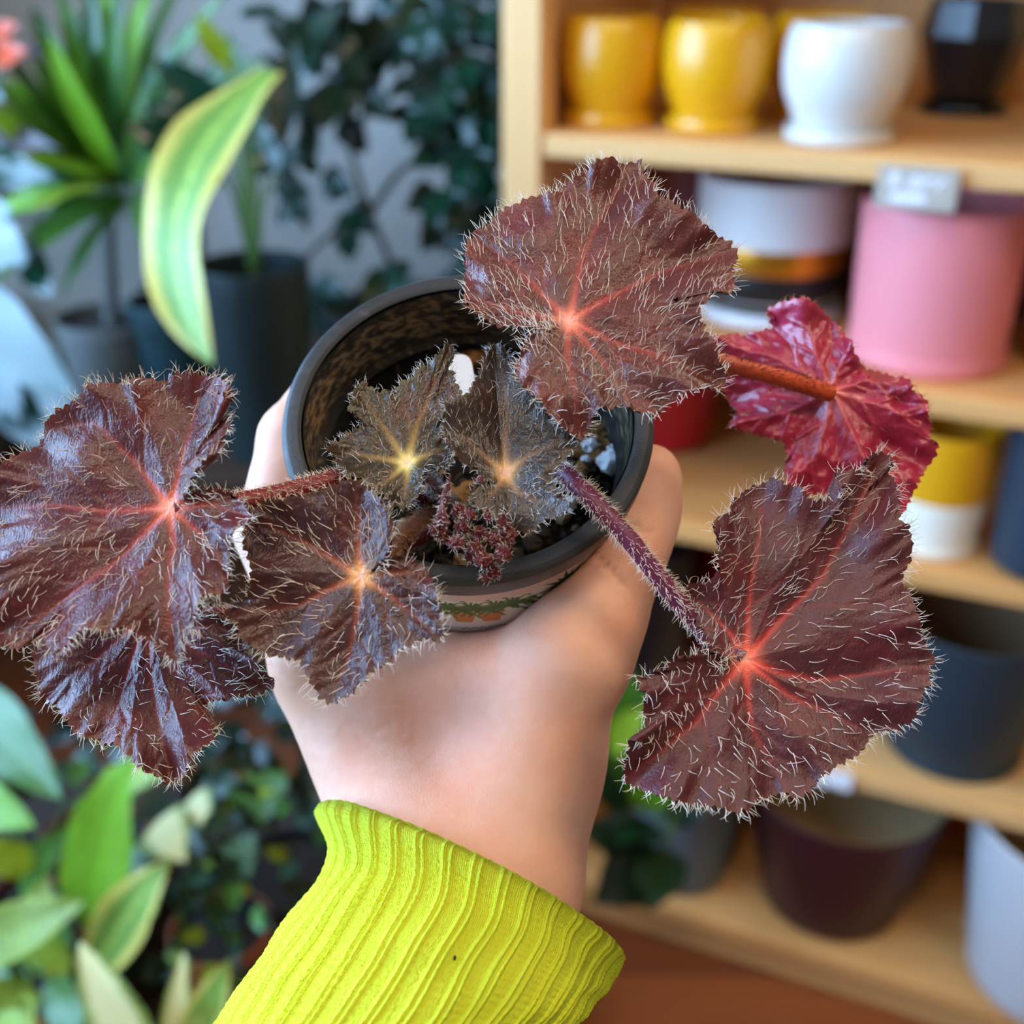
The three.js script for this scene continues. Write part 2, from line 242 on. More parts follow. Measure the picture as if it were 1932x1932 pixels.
  // soil, bark crumbs and perlite
  const soil = new THREE.PlaneGeometry(0.07, 0.07, 110, 110).rotateX(-Math.PI / 2), sp = soil.attributes.position, SY = H - 0.027;
  for (let i = 0; i < sp.count; i++) { let sx = sp.getX(i), sz = sp.getZ(i); const r = Math.hypot(sx, sz), m = 0.0345; if (r > m) { sx *= m / r; sz *= m / r; } sp.setXYZ(i, sx, SY + 0.0016 * fbm(sx * 220, sz * 220, 1) + 0.001 * noise3(sx * 700, sz * 700, 2), sz); }
  soil.computeVertexNormals();
  part('soil', paint(soil, (a, b, d, c, i) => { const k = sm(noise3(a * 420, d * 420, 4), 0.1, 0.9); c[i] = mix(0.006, 0.05, k); c[i + 1] = mix(0.005, 0.03, k); c[i + 2] = mix(0.004, 0.016, k); }), std({ vertexColors: true, roughness: 0.95 }), begonia, 'dark potting soil');
  const crumb = (r, k) => { const g = new THREE.IcosahedronGeometry(r, 2), p = g.attributes.position, o = k * 13.7; for (let i = 0; i < p.count; i++) { const q = V().fromBufferAttribute(p, i), f = 1 + 0.32 * noise3(q.x / r * 1.3 + o, q.y / r * 1.3, q.z / r * 1.3); p.setXYZ(i, q.x * f, q.y * f, q.z * f); } g.computeVertexNormals(); return g; };
  const crumbs = []; for (let i = 0; i < 150; i++) { const a = rr(0, 6.28), r = 0.033 * Math.sqrt(rnd()), g = crumb(rr(0.0009, 0.0024), i); g.scale(rr(0.7, 1.5), 0.7, 1).rotateY(a * 3).translate(Math.cos(a) * r, SY + 0.0012, Math.sin(a) * r); const t = rnd() < 0.35 ? [0.20, 0.12, 0.055] : [0.035, 0.022, 0.013], n = g.attributes.position.count, c = new Float32Array(n * 3); for (let k = 0; k < n; k++) c.set(t, k * 3); g.setAttribute('color', new THREE.BufferAttribute(c, 3)); crumbs.push(g); }
  const cr = part('bark_crumbs', mergeGeometries(crumbs), std({ vertexColors: true, roughness: 0.9 }), begonia); cr.userData.kind = 'stuff';
  const perl = [0, 1, 2].map((k) => crumb(0.0022, k + 40)), pm = std({ color: '#e8eaec', roughness: 0.8 });
  const spot = (px, py) => { const o = V(0, 0, 0), d = cam(px, py, 1), n = POTN, p0 = RIMC.clone().addScaledVector(POTN, -0.0255), t = p0.dot(n) / d.dot(n); return d.multiplyScalar(t).applyMatrix4(CM).applyMatrix4(begonia.matrixWorld.clone().invert()); };
  for (const [px, py, s] of [[1112, 843, 1.15], [1150, 872, 1.5], [1158, 850, 0.9], [1105, 868, 0.6], [1090, 905, 0.8], [1072, 950, 0.9], [1132, 812, 0.6], [905, 662, 0.6], [760, 990, 0.7], [700, 700, 0.5], [830, 700, 0.7], [1010, 780, 0.7]]) { const p = part('perlite', perl[(px + py) % 3], pm, begonia); p.position.copy(spot(px, py)); p.scale.setScalar(s); }
  const bm = std({ color: '#9a6f3c', roughness: 0.85 });
  for (const [px, py, s] of [[892, 668, 1.7], [1115, 815, 1.3], [1100, 828, 1.0], [1128, 858, 0.9], [1090, 850, 1.0], [1140, 838, 0.8], [1095, 885, 0.9], [860, 940, 1.3], [880, 925, 1.1]]) { const p = part('bark_chip', perl[(px * 3 + py) % 3], bm, begonia); p.position.copy(spot(px, py)); p.scale.set(s * 1.3, s * 0.8, s); p.rotation.y = px; }
}

// hairs: thin tapered bent tubes gathered into one mesh
class Hairs {
  constructor() { this.p = []; this.n = []; this.i = []; }
  add(p0, dir, bend, len, rad, seg = 4) {
    const base = this.p.length / 3, c = V(), d = V(), a = V(), b = V(), q = V(); c.copy(p0);
    for (let k = 0; k <= seg; k++) {
      const t = k / seg; d.copy(dir).addScaledVector(bend, t).normalize(); if (k) c.addScaledVector(d, len / seg);
      a.set(d.y, -d.x, 0.3).cross(d).normalize(); b.crossVectors(d, a); const r = rad * (1 - 0.75 * t);
      for (let s = 0; s < 3; s++) { const w = s * 2.0944; q.copy(a).multiplyScalar(Math.cos(w)).addScaledVector(b, Math.sin(w)); this.p.push(c.x + q.x * r, c.y + q.y * r, c.z + q.z * r); this.n.push(q.x, q.y, q.z); }
      if (k) for (let s = 0; s < 3; s++) { const u = base + (k - 1) * 3 + s, v = base + (k - 1) * 3 + (s + 1) % 3; this.i.push(u, v, u + 3, v, v + 3, u + 3); }
    }
  }
  geo() { const g = new THREE.BufferGeometry(); g.setAttribute('position', new THREE.Float32BufferAttribute(this.p, 3)); g.setAttribute('normal', new THREE.Float32BufferAttribute(this.n, 3)); g.setIndex(this.i); return g; }
}
const hairM = phy({ color: '#f0e2d0', roughness: 0.45, sheen: 0.3, sheenColor: new THREE.Color('#ffffff') }), hairPale = phy({ color: '#e8e4de', roughness: 0.45 }), hairRust = phy({ color: '#7a2c12', roughness: 0.6 }), hairTan = phy({ color: '#b98a5e', roughness: 0.5 });
const segDist = (x, y, a, b) => { const dx = b[0] - a[0], dy = b[1] - a[1], t = cl(((x - a[0]) * dx + (y - a[1]) * dy) / (dx * dx + dy * dy + 1e-12), 0, 1); return [Math.hypot(x - a[0] - dx * t, y - a[1] - dy * t), t]; };

function leaf(o) {
  const C0 = cam(o.c[0], o.c[1], o.d), N = V(...o.n).normalize(), U = V(1, 0, 0).addScaledVector(N, -N.x).normalize(), W = V().crossVectors(N, U);
  const loc = ([px, py]) => { const r = cam(px, py, 1), t = N.dot(C0) / N.dot(r); const p = r.multiplyScalar(t).sub(C0); return [p.dot(U), p.dot(W)]; };
  const ring = o.pts.map(loc), n0 = ring.length, curve = [];
  const A = o.A ?? 560, M = o.M ?? 40, len = [0]; for (let i = 0; i < n0; i++) { const a = ring[i], b = ring[(i + 1) % n0]; len.push(len[i] + Math.hypot(b[0] - a[0], b[1] - a[1])); }
  const total = len[n0];
  const lin = (s) => { s = ((s % total) + total) % total; let k = 0; while (len[k + 1] < s) k++; const t = (s - len[k]) / (len[k + 1] - len[k]), a = ring[k], b = ring[(k + 1) % n0]; return [mix(a[0], b[0], t), mix(a[1], b[1], t)]; };
  for (let i = 0; i < A; i++) {
    const s = i / A * total, p = lin(s), e1 = lin(s - 0.0004), e2 = lin(s + 0.0004), tx = e2[0] - e1[0], ty = e2[1] - e1[1], l = Math.hypot(tx, ty) + 1e-9, w = 0.00050 * (o.tooth ?? 1) * (Math.abs(((s / 0.0019) % 1) - 0.5) * 3 - 1 + fbm(s * 600, o.c[0], 1));
    curve.push([p[0], p[1], ty / l * w, -tx / l * w]);
  }
  const inner = curve.map((_, i) => { let x = 0, y = 0, w = 0; for (let k = -46; k <= 46; k++) { const q = Math.exp(-k * k / 500), p = curve[(i + k + A) % A]; x += p[0] * q; y += p[1] * q; w += q; } return [x / w, y / w]; });
  const veins = o.veins.map((v) => v.map(loc)), size = total / 6.3, segs = [];
  veins.forEach((v, k) => {
    let prev = [0, 0], run = 0; const all = [];
    for (const p of v) { all.push([prev, p, run]); run += Math.hypot(p[0] - prev[0], p[1] - prev[1]); prev = p; }
    for (const [a, b, r0] of all) { segs.push({ a, b, r0, L: run, w: 1, k }); }
    // side veins leave the main one at a slant
    for (let j = 0; j < 5; j++) { const f = 0.28 + j * 0.14, want = f * run; const s = all.find(([a, b, r0], q) => r0 + Math.hypot(b[0] - a[0], b[1] - a[1]) >= want) ?? all[all.length - 1]; const l = Math.hypot(s[1][0] - s[0][0], s[1][1] - s[0][1]), t = (want - s[2]) / l, px = mix(s[0][0], s[1][0], t), py = mix(s[0][1], s[1][1], t), dx = (s[1][0] - s[0][0]) / l, dy = (s[1][1] - s[0][1]) / l, sg = j % 2 ? 1 : -1, q = run * 0.34 * (1.1 - f * 0.6), c = 0.72, sn = 0.69 * sg; segs.push({ a: [px, py], b: [px + (dx * c - dy * sn) * q, py + (dx * sn + dy * c) * q], r0: want, L: run, w: 0.55, k: -1 }); }
  });
  const sgn = o.under ? -1 : 1, relief = o.relief ?? 1;
  const field = (x, y) => { let d = 1, red = 0, main = 1; for (const s of segs) { const [q, t] = segDist(x, y, s.a, s.b), w = q / s.w; if (w < d) d = w; if (s.k >= 0 && q < main) main = q; const along = (s.r0 + t * Math.hypot(s.b[0] - s.a[0], s.b[1] - s.a[1])) / s.L, wid = 0.00072 * s.w * (1.2 - 0.8 * along), k = Math.exp(-(q / wid) * (q / wid)) * (s.w < 1 ? 0.3 : 1) * Math.pow(1 - 0.85 * along, 1.05); if (k > red) red = k; } return [d, red, main]; };
  const pos = new Float32Array(A * (M + 1) * 3), col = new Float32Array(A * (M + 1) * 3), uv = new Float32Array(A * (M + 1) * 2), K = o.col, off = o.c[0] * 0.37;
  for (let j = 0; j <= M; j++) for (let i = 0; i < A; i++) {
    const f = Math.pow(j / M, 0.85), bl = sm(f, 0.25, 1), tw = sm(f, 0.93, 1), x = mix(inner[i][0], curve[i][0], bl) * f + curve[i][2] * tw, y = mix(inner[i][1], curve[i][1], bl) * f + curve[i][3] * tw, [d, red, main] = field(x, y), r = Math.hypot(x, y), e = sm(f, 0.55, 1), s = i / A * total, g = i + A * j;
    let z = relief * (0.0019 * size / 0.03 * (1 - Math.exp(-Math.pow(main / 0.0046, 2))) * (0.35 + 0.65 * f) - 0.00020 * Math.exp(-(d / 0.0008) * (d / 0.0008))) * sgn;
    z += (o.cup ?? 0) * f * f * size + e * e * (o.ruffle ?? 1) * 0.0022 * (noise3(s * 75, o.c[1], 2) + 0.3 * noise3(s * 190, o.c[1], 6)) + 0.0017 * noise3(x * 48, y * 48, off) * f + (o.quilt ?? 0) * (fbm(x * 85, y * 85, off + 4)) * f + 0.00010 * noise3(x * 480, y * 480, off);
    z += (o.bow ? o.bow(x / size, y / size) * size : 0);
    pos.set([x, y, z], g * 3); uv.set([x * 40, y * 40], g * 2);
    const n1 = 0.5 + 0.5 * fbm(x * 110 + off, y * 110, 1), n2 = 0.5 + 0.5 * noise3(x * 700, y * 700, 3), core = Math.exp(-(r / (o.core ?? 0.0023)) * (r / (o.core ?? 0.0023))), glow = Math.exp(-r / 0.0038), patch = sm(fbm(x * 60 + off, y * 60, 9), 0.05, 0.6);
    const rim = sm(f, 0.955, 1);
    for (let c = 0; c < 3; c++) { let v = mix(mix(K.a[c], K.b[c], n1), K.p[c], patch * 0.75) * (0.86 + 0.28 * n2); v = mix(v, K.v[c], cl(red * (0.55 + 0.6 * glow) * (o.veinMix ?? 1), 0, 1)); v = mix(v, K.g[c], cl(core * 0.95 + 0.55 * glow * red, 0, 1)); v = mix(v, (K.h ?? [0.85, 0.46, 0.36])[c], Math.exp(-Math.pow(r / 0.0011, 2)) * 0.85); v = mix(v, K.e[c], rim * 0.6); col[g * 3 + c] = v; }
  }
  const idx = []; for (let j = 0; j < M; j++) for (let i = 0; i < A; i++) { const a = i + A * j, b = (i + 1) % A + A * j; if (o.ccw) idx.push(a, a + A, b, b, a + A, b + A); else idx.push(a, b, a + A, b, b + A, a + A); }
  const top = new THREE.BufferGeometry(); top.setAttribute('position', new THREE.BufferAttribute(pos, 3)); top.setAttribute('color', new THREE.BufferAttribute(col, 3)); top.setAttribute('uv', new THREE.BufferAttribute(uv, 2)); top.setIndex(idx); top.computeVertexNormals();
  const nr = top.attributes.normal; let upness = 0; for (let i = 0; i < nr.count; i += 5) upness += nr.getZ(i); if (upness < 0) { for (let i = 0; i < idx.length; i += 3) { const t = idx[i]; idx[i] = idx[i + 1]; idx[i + 1] = t; } top.setIndex(idx); top.computeVertexNormals(); }
  // a second, lower skin gives the blade its thickness
  const th = 0.00055, n = pos.length / 3, P2 = new Float32Array(n * 6), C2 = new Float32Array(n * 6), U2 = new Float32Array(n * 4), I2 = [...idx], nn = top.attributes.normal.array;
  P2.set(pos); C2.set(col); C2.set(col, n * 3); U2.set(uv); U2.set(uv, n * 2);
  for (let k = 0; k < n * 3; k++) P2[n * 3 + k] = pos[k] - nn[k] * th;
  for (let k = 0; k < idx.length; k += 3) I2.push(idx[k] + n, idx[k + 2] + n, idx[k + 1] + n);
  const e0 = A * M; for (let i = 0; i < A; i++) { const a = e0 + i, b = e0 + (i + 1) % A; I2.push(a, b, a + n, b, b + n, a + n); }
  const g = new THREE.BufferGeometry(); g.setAttribute('position', new THREE.BufferAttribute(P2, 3)); g.setAttribute('color', new THREE.BufferAttribute(C2, 3)); g.setAttribute('uv', new THREE.BufferAttribute(U2, 2)); g.setIndex(I2);
  const N2 = new Float32Array(n * 6); N2.set(nn); for (let k = 0; k < n * 3; k++) N2[n * 3 + k] = -nn[k]; g.setAttribute('normal', new THREE.BufferAttribute(N2, 3));
  const m = part('leaf', g, o.mat, begonia, o.label), frame = new THREE.Matrix4().makeBasis(U, W, N).setPosition(C0).premultiply(CM).premultiply(begonia.matrixWorld.clone().invert());
  frame.decompose(m.position, m.quaternion, m.scale);
  // hairs over the face and along the edge, in the leaf's own axes
  const H = new Hairs(), lean = V(...(o.lean ?? [0, 0.4, 0])), q = V(), d = V(), nv = V(), bd = V(), rad = V();
  for (let k = 0; k < o.hairs; k++) {
    const f = Math.sqrt(rr(0.02, 0.97)), j = Math.min(M, Math.round(Math.pow(f, 1 / 0.85) * M)), i = Math.floor(rnd() * A), a = (i + A * j) * 3; q.set(pos[a], pos[a + 1], pos[a + 2]); nv.set(nn[a], nn[a + 1], nn[a + 2]);
    if (i % 2 && Math.hypot(curve[i][0], curve[i][1]) < size * 0.45 && rnd() < 0.5) continue;
    rad.set(q.x, q.y, 0).normalize(); d.copy(nv).multiplyScalar(o.stand ?? 0.55).addScaledVector(rad, 0.45).add(lean).add(V(rr(-0.28, 0.28), rr(-0.28, 0.28), 0)).normalize();
    bd.set(rr(-1.0, 1.0), rr(-1.0, 1.0), rr(-0.9, 0.2)).addScaledVector(rad, 0.3); H.add(q, d, bd, rr(0.0020, 0.0044) * (o.hl ?? 1), rr(0.00008, 0.00012) * (o.hr ?? 1), 5);
  }
  const ne = Math.round(total / 0.00050 * (o.fringe ?? 1));
  for (let k = 0; k < ne; k++) {
    const i = Math.floor(rnd() * A), a = (i + A * M) * 3, i2 = (i + 2) % A, i1 = (i - 2 + A) % A; q.set(pos[a], pos[a + 1], pos[a + 2]); let tx = curve[i2][0] - curve[i1][0], ty = curve[i2][1] - curve[i1][1]; const l = Math.hypot(tx, ty) + 1e-9; tx /= l; ty /= l; rad.set(ty, -tx, 0); if (rad.dot(V(q.x, q.y, 0)) < 0) rad.negate();
    d.copy(rad).multiplyScalar(0.8).addScaledVector(lean, 0.5).add(V(rr(-0.5, 0.5), rr(-0.5, 0.5), rr(-0.3, 0.8))).normalize(); bd.set(rr(-1.1, 1.1), rr(-1.1, 1.1), rr(-0.6, 0.6)); H.add(q, d, bd, rr(0.0012, 0.0032) * (o.hl ?? 1), rr(0.000065, 0.0001) * (o.hr ?? 1), 5);
  }
  const hm = part('leaf_hair', H.geo(), o.hairM ?? hairM, m); hm.userData.kind = 'stuff';
  return m;
}
const leafMat = (rough, extra = {}) => phy({ vertexColors: true, roughness: rough, specularIntensity: 1, ior: 1.5, bumpMap: withRep(grainTex, 1, 1), bumpScale: 0.00018, ...extra });
const matBig = leafMat(0.36), matSmall = leafMat(0.34), matUnder = leafMat(0.33, { clearcoat: 0.25, clearcoatRoughness: 0.3 });
const MAROON = { a: [0.0615, 0.0107, 0.0115], b: [0.1025, 0.0180, 0.0164], p: [0.1271, 0.0148, 0.0115], v: [0.50, 0.040, 0.028], g: [0.95, 0.24, 0.13], e: [0.16, 0.035, 0.018] };
const WINE = { a: [0.0590, 0.0090, 0.0115], b: [0.0943, 0.0148, 0.0164], p: [0.1107, 0.0098, 0.0131], v: [0.62, 0.030, 0.024], g: [1.0, 0.17, 0.10], e: [0.11, 0.025, 0.022] };
const CHOC = { a: [0.0369, 0.0090, 0.0082], b: [0.0656, 0.0139, 0.0107], p: [0.0779, 0.0107, 0.0082], v: [0.40, 0.050, 0.016], g: [0.95, 0.42, 0.10], e: [0.12, 0.045, 0.015] };
const OLIVE = { a: [0.0246, 0.0164, 0.0049], b: [0.0410, 0.0213, 0.0074], p: [0.0615, 0.0066, 0.0049], v: [0.34, 0.15, 0.022], g: [0.95, 0.82, 0.24], e: [0.10, 0.085, 0.03] };
const SLATE = { a: [0.0262, 0.0180, 0.0148], b: [0.0426, 0.0246, 0.0148], p: [0.0476, 0.0213, 0.0098], v: [0.26, 0.11, 0.045], g: [0.80, 0.46, 0.16], e: [0.11, 0.065, 0.03] };
const MAGENTA = { a: [0.30, 0.012, 0.040], b: [0.40, 0.022, 0.060], p: [0.26, 0.008, 0.022], v: [0.50, 0.06, 0.085], g: [0.80, 0.15, 0.13], e: [0.42, 0.02, 0.04] };

const z1 = (a) => poly(a, 0, 650, 0.28986), z2 = (a) => poly(a, 0, 1000, 0.28986), z3 = (a) => poly(a, 400, 850, 0.2588), z4 = (a) => poly(a, 840, 280, 0.3002), z5 = (a) => poly(a, 1150, 840, 0.37274), z6 = (a) => poly(a, 1300, 540, 0.2588), z7 = (a) => poly(a, 520, 500, 0.2588);
leaf({ label: 'large maroon leaf with a red centre at the frame edge', c: [320, 957], d: 0.238, n: [-0.10, 0.24, 0.96], mat: matBig, col: MAROON, hairs: 560, lean: [0.25, -0.25, 0.1], cup: 0.03, fringe: 1.1,
  pts: [...z1([[1215, 1030], [1290, 940], [1330, 850], [1400, 790], [1470, 740], [1480, 650], [1520, 540], [1510, 490], [1440, 470], [1420, 420], [1450, 350], [1540, 400], [1550, 330], [1490, 260], [1420, 220], [1330, 210], [1230, 205], [1130, 215], [1090, 250], [1000, 250], [930, 270], [900, 320], [840, 285], [760, 290], [690, 310], [620, 340], [560, 390], [440, 430], [370, 480], [310, 530], [280, 600], [220, 660], [160, 710], [100, 760], [0, 840], [-100, 920], [-160, 1020], [-180, 1140], [-120, 1240], [-60, 1310]]),
    ...z2([[-10, 130], [45, 180], [20, 330], [35, 370], [0, 420], [-60, 500], [-110, 620], [-90, 720], [0, 770], [60, 760], [130, 790], [190, 740], [200, 720], [330, 720], [370, 770], [420, 820], [500, 790], [560, 730], [640, 680], [710, 655], [750, 700], [790, 690], [830, 650], [920, 660], [960, 720], [1020, 735], [1060, 790], [1130, 860], [1180, 800], [1240, 700], [1310, 650], [1290, 590], [1340, 520], [1370, 450], [1490, 430], [1500, 330], [1480, 240], [1520, 130], [1520, 80], [1580, 20]]), ...z1([[1650, 1170], [1680, 1180], [1640, 1100], [1560, 990], [1480, 960], [1400, 950], [1290, 970], [1230, 1010]])],
  veins: [z1([[860, 740], [640, 520], [300, 560]]), z1([[700, 1085], [300, 1050], [-150, 1060]]), z1([[880, 1290], [690, 1470], [100, 1900]]), z1([[1130, 1300], [1100, 1500], [1120, 2040]]), z1([[1300, 1230], [1480, 1480]]), z1([[1150, 900], [1230, 600], [1300, 240]]), z1([[1400, 1040], [1620, 1120]])] });
leaf({ label: 'maroon leaf hanging partly under the large maroon leaf', c: [275, 1158], d: 0.262, n: [-0.05, 0.42, 0.90], mat: matBig, col: { ...MAROON, a: [0.072, 0.013, 0.016], p: [0.135, 0.015, 0.013] }, hairs: 340, lean: [0.3, 0.15, 0.1], cup: -0.06, relief: 1.5, veinMix: 0.6,
  pts: z2([[200, 760], [205, 850], [215, 960], [230, 1060], [280, 1110], [350, 1120], [380, 1180], [440, 1250], [470, 1310], [540, 1350], [640, 1360], [660, 1400], [740, 1400], [800, 1440], [870, 1490], [900, 1550], [980, 1580], [1060, 1630], [1130, 1625], [1210, 1610], [1250, 1530], [1250, 1500], [1320, 1460], [1380, 1400], [1400, 1350], [1370, 1300], [1390, 1240], [1340, 1200], [1310, 1130], [1370, 1105], [1470, 1115], [1560, 1080], [1660, 1050], [1770, 985], [1740, 940], [1690, 920], [1680, 840], [1600, 800], [1560, 740], [1570, 680], [1600, 640], [1560, 590], [1480, 560], [1380, 560], [1300, 480], [1150, 380], [1000, 330], [800, 350], [600, 420], [400, 560], [260, 680]]),
  veins: [z2([[600, 850], [260, 1080]]), z2([[800, 1000], [680, 1380]]), z2([[980, 1000], [1100, 1600]]), z2([[1150, 950], [1370, 1250]]), z2([[1300, 800], [1700, 990]]), z2([[1200, 620], [1560, 620]])] });
leaf({ label: 'chocolate brown leaf with an orange centre in front of the wrist', c: [681, 1086], d: 0.2365, n: [-0.16, 0.16, 0.97], mat: matBig, col: CHOC, hairs: 250, lean: [-0.15, 0.25, 0.1], cup: 0.02, ruffle: 0.6, fringe: 0.8, stand: 0.35,
  pts: z3([[1205, 880], [1260, 855], [1300, 800], [1370, 780], [1460, 790], [1540, 850], [1600, 940], [1640, 1040], [1660, 1150], [1680, 1250], [1690, 1340], [1670, 1390], [1620, 1370], [1540, 1370], [1460, 1410], [1390, 1440], [1340, 1480], [1300, 1530], [1220, 1580], [1170, 1610], [1120, 1680], [1080, 1700], [1050, 1750], [960, 1800], [880, 1845], [820, 1820], [790, 1760], [750, 1700], [720, 1630], [680, 1580], [640, 1520], [590, 1510], [500, 1500], [420, 1490], [350, 1450], [280, 1400], [220, 1360], [230, 1300], [180, 1230], [110, 1195], [180, 1120], [270, 1060], [300, 980], [330, 880], [290, 790], [260, 700], [250, 600], [230, 520], [200, 450], [230, 390], [320, 385], [500, 385], [680, 345], [850, 300], [960, 250], [1050, 225], [1120, 270], [1180, 320], [1250, 380], [1300, 440], [1330, 520], [1330, 590], [1310, 690], [1300, 750], [1250, 830]]),
  veins: [z3([[700, 680], [280, 480]]), z3([[1070, 780], [1060, 260]]), z3([[850, 1010], [640, 1130], [170, 1190]]), z3([[1060, 1180], [990, 1500], [880, 1820]]), z3([[1330, 1080], [1660, 1350]]), z3([[1250, 900], [1560, 880]])] });
leaf({ label: 'small olive brown leaf with a pale yellow star centre', c: [768, 872], d: 0.2475, n: [0.05, 0.36, 0.93], mat: matSmall, col: OLIVE, hairs: 130, lean: [0.1, 0.2, 0.1], cup: 0.05, core: 0.0017, ruffle: 0.6, hl: 0.62, hr: 0.75, hairM: hairPale, fringe: 1.2, A: 320, M: 34,
  pts: z7([[1270, 590], [1300, 640], [1270, 730], [1240, 760], [1300, 800], [1290, 860], [1350, 950], [1320, 1010], [1240, 1070], [1220, 1150], [1230, 1240], [1240, 1340], [1290, 1420], [1300, 1480], [1230, 1500], [1160, 1520], [1090, 1500], [1060, 1560], [1070, 1600], [1050, 1680], [1000, 1730], [930, 1770], [860, 1760], [800, 1700], [740, 1660], [690, 1630], [620, 1580], [540, 1560], [490, 1500], [470, 1450], [420, 1420], [430, 1370], [370, 1340], [400, 1300], [470, 1270], [520, 1220], [600, 1190], [630, 1160], [580, 1100], [540, 1060], [580, 1000], [580, 930], [640, 880], [690, 900], [720, 950], [780, 920], [820, 960], [870, 980], [880, 920], [920, 860], [1000, 830], [1050, 780], [1110, 730], [1180, 690], [1230, 620]]),
  veins: [z7([[1030, 1160], [1150, 900], [1280, 620]]), z7([[780, 1170], [600, 930]]), z7([[700, 1400], [390, 1330]]), z7([[800, 1600], [700, 1640]]), z7([[960, 1560], [930, 1750]]), z7([[1100, 1390], [1270, 1330]]), z7([[1010, 1250], [930, 1000]])] });
leaf({ label: 'small slate grey leaf folded along its midrib', c: [952, 891], d: 0.2455, n: [0.06, 0.34, 0.93], mat: matSmall, col: SLATE, hairs: 210, lean: [0.05, 0.2, 0.1], core: 0.0022, ruffle: 0.45, hl: 0.68, hr: 0.75, hairM: hairPale, fringe: 0.9, bow: (x, y) => 0.34 * Math.abs(x + 0.10 * y), relief: 0.6, A: 320, M: 34,
  pts: [[934, 646], [944, 650], [958, 662], [975, 690], [990, 728], [1008, 760], [1035, 788], [1060, 806], [1078, 821], [1091, 845], [1065, 876], [1039, 909], [1049, 940], [1067, 966], [1072, 979], [1052, 982], [1021, 990], [1000, 1003], [979, 1005], [966, 995], [935, 982], [904, 966], [889, 946], [891, 927], [909, 916], [934, 912], [925, 909], [889, 891], [868, 883], [855, 865], [842, 840], [840, 819], [841, 785], [864, 774], [887, 751], [895, 728], [906, 704], [916, 679], [926, 655]],
  veins: [[[957, 760], [937, 655]], [[1000, 865], [1082, 842]], [[920, 870], [848, 815]], [[975, 930], [1062, 975]], [[935, 925], [905, 960]]] });
leaf({ label: 'large brownish maroon leaf standing highest over the pot rim', c: [1073, 604], d: 0.246, n: [-0.04, 0.30, 0.95], mat: matBig, col: { ...MAROON, a: [0.074, 0.015, 0.012], b: [0.118, 0.022, 0.016], p: [0.150, 0.016, 0.011] }, hairs: 620, lean: [0.02, 0.75, 0.1], cup: -0.02, fringe: 1.15, stand: 0.5,
  pts: z4([[640, 1168], [560, 1160], [480, 1140], [420, 1120], [340, 1110], [280, 1080], [240, 1040], [170, 1010], [120, 960], [125, 880], [130, 800], [120, 720], [130, 640], [140, 580], [190, 510], [270, 480], [330, 420], [390, 370], [470, 350], [560, 320], [680, 310], [730, 290], [760, 240], [810, 210], [890, 180], [960, 130], [1050, 110], [1140, 105], [1220, 90], [1240, 150], [1270, 200], [1330, 270], [1300, 330], [1340, 360], [1400, 380], [1480, 430], [1560, 460], [1610, 510], [1700, 540], [1790, 570], [1840, 640], [1820, 720], [1800, 800], [1810, 880], [1790, 940], [1700, 930], [1650, 930], [1640, 1000], [1580, 1030], [1600, 1110], [1640, 1180], [1700, 1260], [1710, 1330], [1790, 1400], [1750, 1470], [1680, 1490], [1620, 1500], [1570, 1530], [1480, 1540], [1400, 1590], [1350, 1640], [1260, 1650], [1180, 1640], [1100, 1600], [1050, 1630], [980, 1620], [930, 1660], [900, 1730], [860, 1790], [780, 1760], [720, 1720], [660, 1680], [620, 1620], [560, 1570], [490, 1510], [460, 1440], [455, 1370], [490, 1280], [540, 1210], [600, 1175], [680, 1162]]),
  veins: [z4([[870, 660], [1000, 400], [1130, 120]]), z4([[480, 780], [200, 540]]), z4([[1060, 920], [1330, 780], [1800, 620]]), z4([[1090, 1220], [1450, 1330], [1700, 1470]]), z4([[770, 1300], [850, 1760]]), z4([[500, 1030], [140, 920]]), z4([[1000, 1350], [1220, 1630]])] });
leaf({ label: 'crinkled magenta leaf turned to show its underside', c: [1569, 739], d: 0.282, n: [-0.22, 0.18, 0.96], mat: matUnder, col: MAGENTA, hairs: 50, lean: [0.1, 0.1, 0], under: true, relief: 2.6, quilt: 0.0022, ruffle: 1.4, hl: 0.6, fringe: 0.7, hairM: hairTan, veinMix: 0.8,
  pts: z6([[560, 130], [640, 110], [730, 105], [860, 120], [960, 170], [1050, 230], [1110, 290], [1150, 380], [1200, 490], [1240, 530], [1310, 545], [1400, 560], [1480, 600], [1560, 650], [1610, 710], [1620, 790], [1700, 810], [1750, 870], [1740, 950], [1770, 1010], [1760, 1100], [1830, 1150], [1790, 1230], [1740, 1310], [1680, 1420], [1620, 1530], [1580, 1620], [1500, 1690], [1440, 1700], [1350, 1600], [1220, 1510], [1100, 1480], [980, 1490], [780, 1510], [720, 1450], [710, 1390], [690, 1310], [730, 1230], [710, 1160], [680, 1110], [570, 1090], [510, 1070], [400, 1050], [290, 1030], [310, 970], [360, 880], [300, 800], [260, 720], [200, 640], [150, 500], [160, 380], [240, 350], [340, 320], [440, 310], [520, 300], [530, 280], [610, 270], [600, 200], [570, 150]]),
  veins: [z6([[930, 530], [840, 130]]), z6([[1080, 620], [1180, 440]]), z6([[1300, 690], [1610, 740]]), z6([[1450, 900], [1770, 1080]]), z6([[1010, 960], [930, 1220], [740, 1450]]), z6([[1250, 1200], [1520, 1650]]), z6([[700, 930], [320, 1000]]), z6([[600, 500], [200, 420]])] });
